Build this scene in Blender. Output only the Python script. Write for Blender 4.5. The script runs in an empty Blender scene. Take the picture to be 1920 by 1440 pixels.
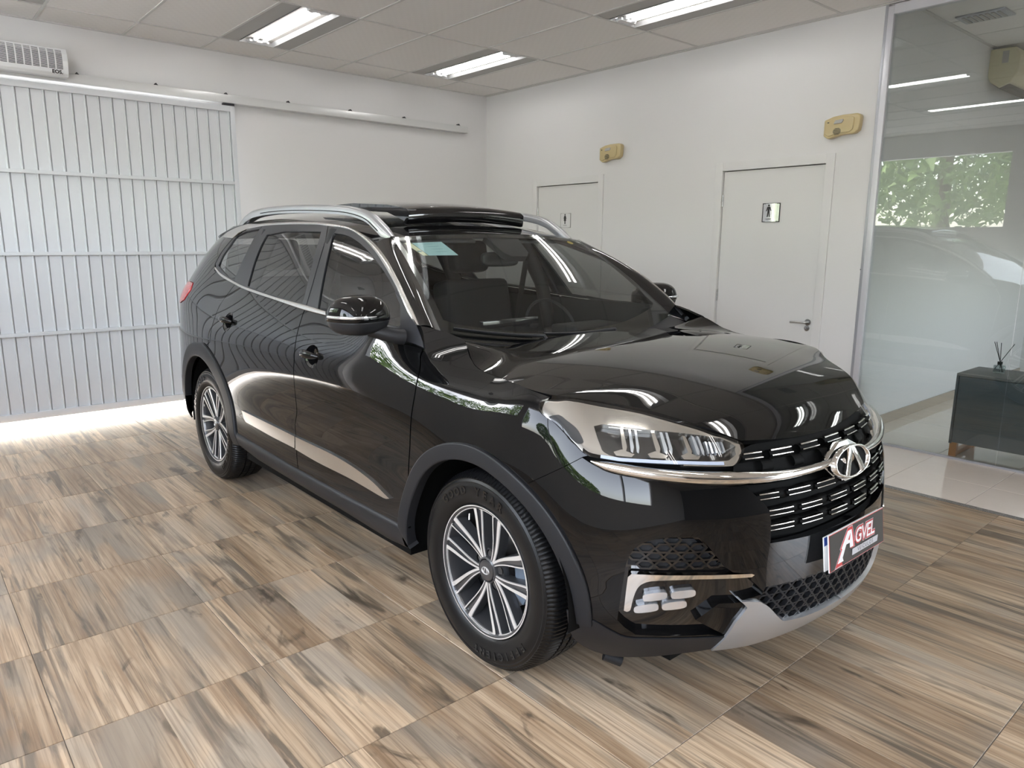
import bpy, bmesh, math, random
import numpy as np
from mathutils import Vector, Matrix
from mathutils.geometry import delaunay_2d_cdt
random.seed(7); rng = np.random.default_rng(7)
D = bpy.data; SC = bpy.context.scene; COL = SC.collection
PI = math.pi

# ---------------------------------------------------------------- camera
cam_d = D.cameras.new('camera'); cam = D.objects.new('camera', cam_d); COL.objects.link(cam)
cam_d.sensor_width = 36.0; cam_d.lens = 36.0 * 1362.55 / 1920.0; cam_d.clip_start = 0.05; cam_d.clip_end = 200
_yaw, _pit, _rol = math.radians(229.2174), math.radians(11.0553), math.radians(-0.3745)
_f = Vector((math.cos(_yaw)*math.cos(_pit), math.sin(_yaw)*math.cos(_pit), -math.sin(_pit)))
_r = Vector((math.sin(_yaw), -math.cos(_yaw), 0)); _d = _f.cross(_r)
_R = _r*math.cos(_rol) + _d*math.sin(_rol); _D = -_r*math.sin(_rol) + _d*math.cos(_rol)
cam.matrix_world = Matrix(((_R.x, -_D.x, -_f.x, 1.4734), (_R.y, -_D.y, -_f.y, 2.3582), (_R.z, -_D.z, -_f.z, 1.4891), (0, 0, 0, 1)))
SC.camera = cam
# ---------------------------------------------------------------- sky, sun, exposure
W = D.worlds.new('world'); SC.world = W; W.use_nodes = True
_n = W.node_tree.nodes; _n.clear()
_sky = _n.new('ShaderNodeTexSky'); _sky.sky_type = 'NISHITA'; _sky.sun_disc = False
_sky.sun_elevation = math.radians(38); _sky.sun_rotation = math.radians(180); _sky.air_density = 1.0; _sky.dust_density = 2.5; _sky.ozone_density = 1.0
_bg = _n.new('ShaderNodeBackground'); _bg.inputs['Strength'].default_value = SKY_STRENGTH = 3.4
_wo = _n.new('ShaderNodeOutputWorld')
_hs = _n.new('ShaderNodeHueSaturation'); _hs.inputs['Saturation'].default_value = 0.42; _tm = _n.new('ShaderNodeMix'); _tm.data_type = 'RGBA'; _tm.blend_type = 'MULTIPLY'; _tm.inputs[0].default_value = 1.; _tm.inputs[7].default_value = (1., .985, .97, 1)
W.node_tree.links.new(_sky.outputs[0], _hs.inputs['Color']); W.node_tree.links.new(_hs.outputs[0], _tm.inputs[6]); W.node_tree.links.new(_tm.outputs[2], _bg.inputs[0]); W.node_tree.links.new(_bg.outputs[0], _wo.inputs[0])
_sl = D.lights.new('sun', 'SUN'); _sl.energy = 3.0; _sl.angle = math.radians(3); _sl.color = (1.0, .96, .9)
_so = D.objects.new('sun', _sl); COL.objects.link(_so)
_so.rotation_euler = Vector((0.06, 1.0, -0.17)).to_track_quat('-Z', 'Y').to_euler()
TUBE_STRENGTH = 20.0
SC.view_settings.view_transform = 'Standard'; SC.view_settings.look = 'None'; SC.view_settings.gamma = 1.0
SC.view_settings.use_curve_mapping = False; SC.view_settings.exposure = 0.0
SC.cycles.use_denoising = True; SC.cycles.max_bounces = 10; SC.cycles.diffuse_bounces = 5; SC.cycles.glossy_bounces = 6
SC.cycles.transparent_max_bounces = 16; SC.cycles.transmission_bounces = 6; SC.cycles.caustics_reflective = False; SC.cycles.caustics_refractive = False
SC.cycles.sample_clamp_indirect = 6.0

# ---------------------------------------------------------------- materials
MATS = {}
def mat(name, col=(.8, .8, .8), rough=.5, metal=0., coat=0., spec=.5, emit=None, estr=0., coatr=.02):
    m = D.materials.new(name); m.use_nodes = True; b = m.node_tree.nodes['Principled BSDF']
    b.inputs['Base Color'].default_value = (*col, 1); b.inputs['Roughness'].default_value = rough; b.inputs['Metallic'].default_value = metal
    b.inputs['Coat Weight'].default_value = coat; b.inputs['Coat Roughness'].default_value = coatr; b.inputs['Specular IOR Level'].default_value = spec
    if emit: b.inputs['Emission Color'].default_value = (*emit, 1); b.inputs['Emission Strength'].default_value = estr
    MATS[name] = m; return m
def nodes(m): return m.node_tree.nodes, m.node_tree.links, m.node_tree.nodes['Principled BSDF']
def add_bump(m, scale=40., strength=.1, dist=.002, detail=3., coord='Object', stretch=(1, 1, 1)):
    N, L, b = nodes(m)
    tc = N.new('ShaderNodeTexCoord'); mp = N.new('ShaderNodeMapping'); mp.inputs['Scale'].default_value = stretch
    no = N.new('ShaderNodeTexNoise'); no.inputs['Scale'].default_value = scale; no.inputs['Detail'].default_value = detail
    bu = N.new('ShaderNodeBump'); bu.inputs['Strength'].default_value = strength; bu.inputs['Distance'].default_value = dist
    L.new(tc.outputs[coord], mp.inputs[0]); L.new(mp.outputs[0], no.inputs['Vector']); L.new(no.outputs[0], bu.inputs['Height']); L.new(bu.outputs[0], b.inputs['Normal'])
    return m
def add_mottle(m, c1, c2, scale=1.5, detail=4.):
    N, L, b = nodes(m)
    tc = N.new('ShaderNodeTexCoord'); no = N.new('ShaderNodeTexNoise'); no.inputs['Scale'].default_value = scale; no.inputs['Detail'].default_value = detail
    cr = N.new('ShaderNodeValToRGB'); cr.color_ramp.elements[0].color = (*c1, 1); cr.color_ramp.elements[1].color = (*c2, 1)
    cr.color_ramp.elements[0].position = .35; cr.color_ramp.elements[1].position = .65
    L.new(tc.outputs['Object'], no.inputs['Vector']); L.new(no.outputs[0], cr.inputs[0]); L.new(cr.outputs[0], b.inputs['Base Color'])
    return m
def glass(name, tint, gloss=(1, 1, 1), rough=0.0, ior=1.5, add=0.0):
    m = D.materials.new(name); m.use_nodes = True; N = m.node_tree.nodes; L = m.node_tree.links; N.clear()
    o = N.new('ShaderNodeOutputMaterial'); mx = N.new('ShaderNodeMixShader'); tr = N.new('ShaderNodeBsdfTransparent'); gl = N.new('ShaderNodeBsdfGlossy')
    fr = N.new('ShaderNodeFresnel'); ge_ = N.new('ShaderNodeNewGeometry'); mr_ = N.new('ShaderNodeMapRange')   # same reflectance from either face of the thin pane
    mr_.inputs['To Min'].default_value = ior; mr_.inputs['To Max'].default_value = 1/ior; L.new(ge_.outputs['Backfacing'], mr_.inputs['Value']); L.new(mr_.outputs[0], fr.inputs['IOR'])
    tr.inputs[0].default_value = (*tint, 1); gl.inputs[0].default_value = (*gloss, 1); gl.inputs['Roughness'].default_value = rough
    if add:
        ma = N.new('ShaderNodeMath'); ma.operation = 'ADD'; ma.inputs[1].default_value = add; ma.use_clamp = True
        L.new(fr.outputs[0], ma.inputs[0]); L.new(ma.outputs[0], mx.inputs[0])
    else: L.new(fr.outputs[0], mx.inputs[0])
    L.new(tr.outputs[0], mx.inputs[1]); L.new(gl.outputs[0], mx.inputs[2]); L.new(mx.outputs[0], o.inputs[0])
    MATS[name] = m; return m
mat('paint', (.0035, .0035, .0037), .02, coat=.68, coatr=.0, spec=.04)
mat('gloss_black', (.004, .004, .0045), .06, coat=.6)
add_bump(mat('matte_black', (.012, .0125, .0145), .45, spec=.32), 600, .15, .0004)
add_bump(mat('frame_black', (.022, .023, .027), .38), 500, .1, .0003)
mat('deep_black', (.0018, .0018, .0018), .7, spec=.12)
add_bump(mat('rubber', (.0035, .0035, .0038), .38, spec=.32), 300, .2, .0004)
mat('rubber_letter', (.003, .003, .003), .22)
mat('chrome', (.82, .81, .79), .07, 1.)
mat('chrome_satin', (.78, .77, .75), .22, 1.)
mat('silver_paint', (.52, .53, .55), .32, .75, coat=.4)
mat('machined', (.80, .79, .78), .30, .65)
mat('rim_dark', (.055, .055, .058), .28, .4, coat=.5)
mat('brake_steel', (.35, .35, .36), .35, 1.)
mat('caliper', (.12, .15, .19), .4)
add_bump(mat('seat_fabric', (.018, .018, .019), .75), 500, .3, .0006)
mat('cabin_dark', (.014, .014, .015), .6)
mat('cabin_grey', (.10, .10, .105), .7)
mat('screen', (.01, .01, .012), .08, coat=.5)
mat('lamp_reflector', (.46, .43, .39), .16, .85)
mat('lamp_crystal', (.55, .57, .60), .08, .6, coat=1.)
mat('drl', (.50, .55, .68), .25, .2)
mat('fog_glass', (.70, .71, .73), .12, .75, coat=1.)
mat('tail_red', (.62, .07, .075), .12, coat=.6)
mat('plate_black', (.022, .020, .018), .35)
mat('plate_white', (.78, .79, .80), .35); mat('plate_blue', (.02, .06, .30), .35); mat('plate_red', (.50, .03, .03), .35); mat('plate_grey', (.50, .50, .53), .35)
mat('sticker', (.33, .52, .52), .5); mat('sticker_yellow', (.60, .45, .04), .5); mat('sticker_print', (.10, .20, .22), .5); mat('sticker_cream', (.62, .62, .40), .5)
glass('windshield_glass', (.80, .83, .815), ior=1.45)
glass('tint_glass', (.30, .31, .31), ior=1.55, add=.01)
glass('lens_glass', (.93, .94, .94), ior=1.5)
glass('partition_glass', (.82, .85, .84), ior=1.52, add=.02)
glass('bottle_glass', (.82, .85, .85), ior=1.4)
add_bump(mat('wall_paint', (.745, .74, .735), .55), 180, .06, .0006)
add_bump(mat('ceiling_white', (.78, .76, .735), .7), 120, .1, .0005)
mat('ceiling_bar', (.60, .59, .57), .5)
mat('white_metal', (.74, .755, .765), .32)
mat('gate_white', (.65, .67, .695), .34)
mat('rail_metal', (.66, .665, .66), .3, .25)
mat('alu', (.44, .45, .49), .35, .35)
mat('alu_light', (.66, .66, .70), .35, .25)
mat('tray_white', (.75, .76, .77), .2, .3)
mat('door_white', (.735, .73, .72), .4)
mat('steel', (.50, .50, .50), .3, 1.)
mat('sign_steel', (.62, .62, .63), .24, .9); mat('sign_white', (.72, .72, .72), .4); mat('ink', (.012, .012, .012), .5)
mat('cream_plastic', (.52, .42, .22), .28, coat=.25); mat('lens_grey', (.42, .41, .40), .2)
mat('ac_cream', (.62, .56, .39), .35); mat('ac_dark', (.10, .085, .06), .5)
mat('slot_dark', (.03, .03, .035), .6)
mat('cabinet_grey', (.10, .115, .13), .30); mat('cabinet_top', (.16, .165, .165), .45)
mat('black_pot', (.008, .008, .008), .4); mat('reed', (.02, .018, .016), .6)
mat('tube', (1, 1, 1), .4, emit=(1., .985, .965), estr=TUBE_STRENGTH)
mat('porcelain_skirt', (.42, .36, .29), .25)
mat('concrete', (.55, .54, .52), .8); mat('asphalt', (.20, .20, .20), .9)
add_mottle(mat('bark', (.09, .06, .04), .9), (.05, .035, .02), (.13, .09, .06), 9.)
mat('leaf_a', (.16, .26, .06), .5); mat('leaf_b', (.07, .14, .04), .5)
mat('grout', (.14, .12, .10), .8); mat('grout_light', (.36, .33, .29), .8)

def wood_tile():
    m = mat('wood_tile', (.4, .3, .2), .33); N, L, b = nodes(m)
    tc = N.new('ShaderNodeTexCoord'); oi = N.new('ShaderNodeObjectInfo')
    def math_(op, a, bb=None, clamp=False):
        n = N.new('ShaderNodeMath'); n.operation = op; n.use_clamp = clamp
        for i, v in enumerate((a, bb)):
            if v is None: continue
            if isinstance(v, (int, float)): n.inputs[i].default_value = v
            else: L.new(v, n.inputs[i])
        return n.outputs[0]
    sp = N.new('ShaderNodeSeparateXYZ'); L.new(tc.outputs['Object'], sp.inputs[0])
    rnd = oi.outputs['Random']
    # three printed boards per tile, boundaries shifted from tile to tile
    shift = math_('MULTIPLY', rnd, 0.55)
    pl = math_('FLOOR', math_('DIVIDE', math_('ADD', math_('ADD', sp.outputs[0], .305), math_('MULTIPLY', shift, .2)), .2034))
    wn = N.new('ShaderNodeTexWhiteNoise'); wn.noise_dimensions = '2D'
    cb = N.new('ShaderNodeCombineXYZ'); L.new(pl, cb.inputs[0]); L.new(math_('MULTIPLY', rnd, 91.), cb.inputs[1]); L.new(cb.outputs[0], wn.inputs['Vector'])
    offs = N.new('ShaderNodeCombineXYZ'); L.new(math_('MULTIPLY', wn.outputs['Value'], 23.), offs.inputs[0]); L.new(math_('MULTIPLY', rnd, 57.), offs.inputs[1]); L.new(math_('MULTIPLY', wn.outputs['Value'], 11.), offs.inputs[2])
    va = N.new('ShaderNodeVectorMath'); va.operation = 'ADD'; L.new(tc.outputs['Object'], va.inputs[0]); L.new(offs.outputs[0], va.inputs[1])
    def noise(scale, det, dist, rough=.55):
        mp = N.new('ShaderNodeMapping'); mp.inputs['Scale'].default_value = scale; L.new(va.outputs[0], mp.inputs[0])
        n = N.new('ShaderNodeTexNoise'); n.inputs['Scale'].default_value = 1.; n.inputs['Detail'].default_value = det; n.inputs['Distortion'].default_value = dist; n.inputs['Roughness'].default_value = rough
        L.new(mp.outputs[0], n.inputs['Vector']); return n.outputs[0]
    big = noise((9, 0.9, 1), 4, .7); streak = noise((15, 1.0, 1), 5, .9, .6); grain = noise((120, 1.8, 1), 6, .35, .65); knot = noise((6, 1.9, 1), 4, 1.2)
    wv = N.new('ShaderNodeTexWave'); wv.wave_type = 'BANDS'; wv.bands_direction = 'X'; wv.inputs['Scale'].default_value = 9.; wv.inputs['Distortion'].default_value = 16.; wv.inputs['Detail'].default_value = 3.; wv.inputs['Detail Scale'].default_value = .55
    mpw = N.new('ShaderNodeMapping'); mpw.inputs['Scale'].default_value = (1, .16, 1); L.new(va.outputs[0], mpw.inputs[0]); L.new(mpw.outputs[0], wv.inputs['Vector'])
    def ramp(fac, stops):
        r = N.new('ShaderNodeValToRGB'); e = r.color_ramp.elements
        while len(e) < len(stops): e.new(.5)
        for i, (p, c) in enumerate(stops): e[i].position = p; e[i].color = (*c, 1)
        L.new(fac, r.inputs[0]); return r.outputs[0]
    base = ramp(big, [(.32, (.27, .18, .11)), (.44, (.44, .32, .215)), (.55, (.60, .47, .335)), (.72, (.70, .57, .43))])
    def mix(a, bcol, fac, mode='MIX'):
        x = N.new('ShaderNodeMix'); x.data_type = 'RGBA'; x.blend_type = mode
        if isinstance(fac, (int, float)): x.inputs[0].default_value = fac
        else: L.new(fac, x.inputs[0])
        L.new(a, x.inputs[6])
        if isinstance(bcol, tuple): x.inputs[7].default_value = (*bcol, 1)
        else: L.new(bcol, x.inputs[7])
        return x.outputs[2]
    c = mix(base, ramp(wv.outputs[0], [(.0, (.33, .225, .14)), (.3, (.54, .41, .285)), (1, (.64, .51, .37))]), .26)
    c = mix(c, (.235, .16, .10), ramp(grain, [(.45, (0, 0, 0)), (.66, (.85, .85, .85))]))
    c = mix(c, (.33, .31, .275), ramp(noise((3.2, 1.3, 1), 3, .5), [(.50, (0, 0, 0)), (.64, (.6, .6, .6))]))
    c = mix(c, (.135, .115, .092), ramp(streak, [(.52, (0, 0, 0)), (.64, (.85, .85, .85))]))
    c = mix(c, (.075, .06, .045), ramp(knot, [(.62, (0, 0, 0)), (.70, (.8, .8, .8))]))
    tone = ramp(wn.outputs['Value'], [(0, (.64, .60, .555)), (.5, (.84, .81, .77)), (1, (1.0, .97, .93))])
    c = mix(c, tone, 1., 'MULTIPLY')
    L.new(c, b.inputs['Base Color'])
    bu = N.new('ShaderNodeBump'); bu.inputs['Strength'].default_value = .16; bu.inputs['Distance'].default_value = .0012; L.new(grain, bu.inputs['Height']); L.new(bu.outputs[0], b.inputs['Normal'])
    return m
wood_tile()
def porcelain():
    m = mat('porcelain', (.62, .53, .45), .07, coat=.3); N, L, b = nodes(m)
    tc = N.new('ShaderNodeTexCoord'); n = N.new('ShaderNodeTexNoise'); n.inputs['Scale'].default_value = 6; n.inputs['Detail'].default_value = 5
    r = N.new('ShaderNodeValToRGB'); r.color_ramp.elements[0].color = (.84, .74, .655, 1); r.color_ramp.elements[1].color = (.90, .81, .73, 1)
    L.new(tc.outputs['Object'], n.inputs['Vector']); L.new(n.outputs[0], r.inputs[0]); L.new(r.outputs[0], b.inputs['Base Color'])
porcelain()
def granite():
    m = mat('granite', (.2, .2, .2), .35); N, L, b = nodes(m)
    tc = N.new('ShaderNodeTexCoord'); v = N.new('ShaderNodeTexVoronoi'); v.inputs['Scale'].default_value = 220
    r = N.new('ShaderNodeValToRGB'); r.color_ramp.elements[0].color = (.05, .05, .05, 1); r.color_ramp.elements[1].color = (.33, .31, .29, 1)
    L.new(tc.outputs['Object'], v.inputs['Vector']); L.new(v.outputs['Color'], r.inputs[0]); L.new(r.outputs[0], b.inputs['Base Color'])
granite()
def ceiling_tile_mat():
    m = mat('ceiling_tile', (.60, .585, .565), .75); N, L, b = nodes(m)
    tc = N.new('ShaderNodeTexCoord'); mp = N.new('ShaderNodeMapping'); mp.inputs['Scale'].default_value = (32, 24, 1)
    ck = N.new('ShaderNodeTexChecker'); ck.inputs['Scale'].default_value = 1.0
    no = N.new('ShaderNodeTexNoise'); no.inputs['Scale'].default_value = 160
    ad = N.new('ShaderNodeMath'); ad.operation = 'MULTIPLY_ADD'; ad.inputs[1].default_value = .35
    bu = N.new('ShaderNodeBump'); bu.inputs['Strength'].default_value = .16; bu.inputs['Distance'].default_value = .002
    r = N.new('ShaderNodeValToRGB'); r.color_ramp.elements[0].color = (.775, .755, .73, 1); r.color_ramp.elements[1].color = (.79, .77, .745, 1)
    L.new(tc.outputs['Object'], mp.inputs[0]); L.new(mp.outputs[0], ck.inputs['Vector']); L.new(tc.outputs['Object'], no.inputs['Vector'])
    L.new(no.outputs[0], ad.inputs[0]); L.new(ck.outputs['Fac'], ad.inputs[2]); L.new(ad.outputs[0], bu.inputs['Height']); L.new(bu.outputs[0], b.inputs['Normal'])
    L.new(ck.outputs['Fac'], r.inputs[0]); L.new(r.outputs[0], b.inputs['Base Color'])
ceiling_tile_mat()

# ---------------------------------------------------------------- mesh helpers
def mk(name, verts, faces, m, parent=None, smooth=False, normals=None, loc=None):
    me = D.meshes.new(name); me.from_pydata([tuple(map(float, v)) for v in verts], [], [tuple(map(int, f)) for f in faces]); me.validate(clean_customdata=False)
    for mm in (m if isinstance(m, (list, tuple)) else [m]): me.materials.append(MATS[mm])
    if smooth or normals is not None: me.polygons.foreach_set('use_smooth', [True]*len(me.polygons))
    if normals is not None and len(normals) == len(me.vertices): me.normals_split_custom_set_from_vertices([tuple(map(float, v)) for v in normals])
    me.update(); o = D.objects.new(name, me); COL.objects.link(o)
    if parent: o.parent = parent
    if loc is not None: o.location = loc
    return o
def bm_obj(name, bm, m, parent=None, smooth=False, loc=None, angle=None):
    me = D.meshes.new(name); bm.normal_update(); bm.to_mesh(me); bm.free()
    for mm in (m if isinstance(m, (list, tuple)) else [m]): me.materials.append(MATS[mm])
    if smooth or angle: me.polygons.foreach_set('use_smooth', [True]*len(me.polygons))
    if angle: me.set_sharp_from_angle(angle=math.radians(angle))
    o = D.objects.new(name, me); COL.objects.link(o)
    if parent: o.parent = parent
    if loc is not None: o.location = loc
    return o
def add_box(bm, x0, x1, y0, y1, z0, z1, mi=0):
    v = [bm.verts.new(p) for p in ((x0, y0, z0), (x1, y0, z0), (x1, y1, z0), (x0, y1, z0), (x0, y0, z1), (x1, y0, z1), (x1, y1, z1), (x0, y1, z1))]
    for f in ((3, 2, 1, 0), (4, 5, 6, 7), (0, 1, 5, 4), (1, 2, 6, 5), (2, 3, 7, 6), (3, 0, 4, 7)):
        bm.faces.new([v[i] for i in f]).material_index = mi
    return v
def box(name, x0, x1, y0, y1, z0, z1, m, parent=None, bev=0., seg=2):
    cx, cy, cz = (x0+x1)/2, (y0+y1)/2, (z0+z1)/2
    bm = bmesh.new(); add_box(bm, x0-cx, x1-cx, y0-cy, y1-cy, z0-cz, z1-cz)
    if bev: bmesh.ops.bevel(bm, geom=bm.edges[:], offset=bev, segments=seg, affect='EDGES', profile=.6)
    return bm_obj(name, bm, m, parent, loc=(cx, cy, cz), angle=40 if bev else None)
def tag(o, label, cat, group=None, kind=None):
    o['label'] = label; o['category'] = cat
    if group: o['group'] = group
    if kind: o['kind'] = kind
    return o
def empty(name, loc=(0, 0, 0), rz=0.):
    o = D.objects.new(name, None); COL.objects.link(o); o.location = loc; o.rotation_euler = (0, 0, rz); o.empty_display_size = .1; return o
def copy_tree(o, parent=None):
    c = o.copy(); COL.objects.link(c); c.parent = parent
    for ch in [x for x in D.objects if x.parent == o]: copy_tree(ch, c)
    return c
def prism(name, poly, d0, d1, axis, m, parent=None, bev=0., loc=None, seg=2):
    """extrude the 2-D polygon along an axis: 'x': (y,z), 'y': (x,z), 'z': (x,y)"""
    def P(a, b, d): return {'x': (d, a, b), 'y': (a, d, b), 'z': (a, b, d)}[axis]
    bm = bmesh.new(); lo = [bm.verts.new(P(a, b, d0)) for a, b in poly]; hi = [bm.verts.new(P(a, b, d1)) for a, b in poly]; n = len(poly)
    bm.faces.new(lo); bm.faces.new(hi[::-1])
    for i in range(n): bm.faces.new((lo[i], hi[i], hi[(i+1) % n], lo[(i+1) % n]))
    bmesh.ops.recalc_face_normals(bm, faces=bm.faces[:])
    if bev: bmesh.ops.bevel(bm, geom=bm.edges[:], offset=bev, segments=seg, affect='EDGES', profile=.6)
    return bm_obj(name, bm, m, parent, loc=loc, angle=35)
def lathe(name, prof, m, parent=None, axis='x', seg=64, loc=None, mod=None, closed=False, mi=None, ang=38):
    """prof: list of (r, d) along the axis"""
    V = []; F = []; n = len(prof)
    for k in range(seg):
        a = 2*PI*k/seg; c, s = math.cos(a), math.sin(a)
        for j, (r, d) in enumerate(prof):
            rr = r + (mod(k, j) if mod else 0.)
            V.append({'x': (d, rr*c, rr*s), 'y': (rr*c, d, rr*s), 'z': (rr*c, rr*s, d)}[axis])
    for k in range(seg):
        k2 = (k+1) % seg
        for j in range(n if closed else n-1):
            j2 = (j+1) % n; F.append((k*n+j, k*n+j2, k2*n+j2, k2*n+j))
    bm = bmesh.new(); vs = [bm.verts.new(v) for v in V]
    for i, f in enumerate(F):
        try:
            ff = bm.faces.new([vs[q] for q in f])
            if mi: ff.material_index = mi(i % (n if closed else n-1))
        except ValueError: pass
    bmesh.ops.remove_doubles(bm, verts=bm.verts[:], dist=1e-6); bmesh.ops.recalc_face_normals(bm, faces=bm.faces[:])
    return bm_obj(name, bm, m, parent, loc=loc, angle=ang)
def sweep(name, path, rad, m, parent=None, seg=10, flat=1., loc=None, cap=True, up=(0, 0, 1)):
    """tube along a polyline; rad may be a list"""
    P = [Vector(p) for p in path]; n = len(P); bm = bmesh.new(); rings = []
    for i, p in enumerate(P):
        t = (P[min(i+1, n-1)]-P[max(i-1, 0)]).normalized(); u = Vector(up)
        if abs(t.dot(u)) > .98: u = Vector((1, 0, 0))
        s = t.cross(u).normalized(); w = s.cross(t)
        r = rad[i] if isinstance(rad, (list, tuple)) else rad
        rings.append([bm.verts.new(p + s*(r*math.cos(2*PI*k/seg)) + w*(r*flat*math.sin(2*PI*k/seg))) for k in range(seg)])
    for a, b in zip(rings, rings[1:]):
        for k in range(seg): bm.faces.new((a[k], a[(k+1) % seg], b[(k+1) % seg], b[k]))
    if cap: bm.faces.new(rings[0][::-1]); bm.faces.new(rings[-1])
    bmesh.ops.recalc_face_normals(bm, faces=bm.faces[:])
    return bm_obj(name, bm, m, parent, loc=loc, angle=50)
def text_data(body, size, extrude=.0, shear=0., offset=0., spacing=1.):
    cu = D.curves.new('lettering', 'FONT'); cu.body = body; cu.size = size; cu.extrude = extrude; cu.shear = shear; cu.offset = offset; cu.space_character = spacing
    cu.align_x = 'CENTER'; cu.align_y = 'CENTER'; cu.resolution_u = 3
    o = D.objects.new('lettering', cu); COL.objects.link(o); bpy.context.view_layer.update()
    me = D.meshes.new_from_object(o.evaluated_get(bpy.context.evaluated_depsgraph_get()))
    V = [v.co.copy() for v in me.vertices]; F = [list(p.vertices) for p in me.polygons]
    D.objects.remove(o); D.curves.remove(cu); D.meshes.remove(me); return V, F
def text(name, body, size, m, mtx, parent=None, **kw):
    V, F = text_data(body, size, **kw); return mk(name, [mtx @ v for v in V], F, m, parent)
def frame(origin, xdir, ydir):
    x = Vector(xdir).normalized(); y = Vector(ydir).normalized(); z = x.cross(y)
    return Matrix(((x.x, y.x, z.x, origin[0]), (x.y, y.y, z.y, origin[1]), (x.z, y.z, z.z, origin[2]), (0, 0, 0, 1)))
mat('dark_wall', (.09, .085, .08), .6); mat('leg_wood', (.42, .17, .045), .4); mat('filler_grey', (.40, .395, .38), .5)
# ================================================================= ROOM
WX, GY, CH, EX, NY, OY, OCH = -4.136, -4.636, 3.146, 2.6, 9.0, -0.12, 3.225
def multi(name, boxes, m, label, cat, kind='structure'):
    bm = bmesh.new()
    for b in boxes: add_box(bm, *b)
    o = bm_obj(name, bm, m); return tag(o, label, cat, kind=kind)
floor = multi('floor', [(-9.0, EX, GY-.15, NY+.1, -.12, -.003)], 'grout', 'showroom floor bed under the wood look tiles', 'floor')
S_ = .61; GAP = .0013
tile_cache = {}
def floor_tile(x0, x1, y0, y1, m, name, gap=GAP, h=.012, key=None):
    w, d = round(x1-x0, 4), round(y1-y0, 4); k = (w, d, m)
    if k not in tile_cache:
        bm = bmesh.new(); add_box(bm, -w/2+gap, w/2-gap, -d/2+gap, d/2-gap, -h, 0)
        bmesh.ops.bevel(bm, geom=[e for e in bm.edges if all(v.co.z > -.001 for v in e.verts)], offset=.0012, segments=1, affect='EDGES')
        o = bm_obj(name, bm, m, floor); tile_cache[k] = o.data
    else:
        o = D.objects.new(name, tile_cache[k]); COL.objects.link(o); o.parent = floor
    o.location = ((x0+x1)/2, (y0+y1)/2, 0.); return o
def seq(a, b, step, phase):
    L = [a]; k = math.ceil((a-phase)/step + 1e-6)
    while phase + k*step < b - 1e-6:
        L.append(phase + k*step); k += 1
    return L + [b]
GRX0, GRX1 = -3.182, -3.130
ys = seq(GY, NY, S_, 0.); xs = seq(GRX1, EX, S_, 0.)
for i in range(len(xs)-1):
    for j in range(len(ys)-1): floor_tile(xs[i], xs[i+1], ys[j], ys[j+1], 'wood_tile', 'wood_look_tile')
xs = seq(-8.5, GRX0, .5, -4.136); ys = seq(GY, 4.5, .5, .03)
for i in range(len(xs)-1):
    for j in range(len(ys)-1):
        if xs[i+1] < WX+.01 and ys[j+1] < OY+.05: continue
        floor_tile(xs[i], xs[i+1], max(ys[j], OY) if xs[i+1] < WX+.01 else ys[j], ys[j+1], 'porcelain', 'porcelain_tile', .0014)
trim = box('trim_1', GRX0, GRX1, GY, NY, -.012, .0005, 'granite'); tag(trim, 'speckled granite strip between wood look tiles and pale porcelain', 'threshold strip', kind='structure')
# ---- ceiling
ceil = multi('ceiling', [(WX-.1, EX+.1, GY-.1, NY+.1, CH+.03, CH+.12)], 'ceiling_white', 'suspended white panel ceiling of the showroom', 'ceiling')
cx = [.34-.625*k for k in range(-4, 7)]; cx = [EX] + [c for c in cx if c < EX-.05] + [WX]
cy = [GY] + [-4.175+1.2475*k for k in range(0, 10) if -4.175+1.2475*k < NY-.05] + [NY]
FIXC = {(.965, .34), (-.91, -1.535), (-2.785, -3.41)}
fix_cells = []; tc2 = {}
for i in range(len(cx)-1):
    for j in range(len(cy)-1):
        a, b, c, d = cx[i+1], cx[i], cy[j], cy[j+1]
        if any(abs(b-p) < .01 and abs(a-q) < .01 for p, q in FIXC) and j % 2 == 1 and j < len(cy)-2: fix_cells.append((a, b, c, d)); continue
        k = (round(b-a, 3), round(d-c, 3))
        if k not in tc2:
            bm = bmesh.new(); add_box(bm, -k[0]/2+.006, k[0]/2-.006, -k[1]/2+.006, k[1]/2-.006, 0, .012); o = bm_obj('ceiling_tile', bm, 'ceiling_tile', ceil); tc2[k] = o.data
        else: o = D.objects.new('ceiling_tile', tc2[k]); COL.objects.link(o); o.parent = ceil
        o.location = ((a+b)/2, (c+d)/2, CH+.005)
for x in cx[1:-1]: box('ceiling_bar', x-.010, x+.010, GY, NY, CH, CH+.02, 'ceiling_bar', ceil)
for y in cy[1:-1]: box('ceiling_bar', WX, EX, y-.010, y+.010, CH-.0004, CH+.02, 'ceiling_bar', ceil)
box('edge_angle', WX, WX+.022, GY, NY, CH-.003, CH+.02, 'ceiling_bar', ceil); box('edge_angle', WX, WX+.055, GY, NY, CH+.002, CH+.02, 'ceiling_bar', ceil)
box('edge_angle', WX, EX, GY, GY+.02, CH-.003, CH+.02, 'ceiling_bar', ceil)
FIXLAB = {}
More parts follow.
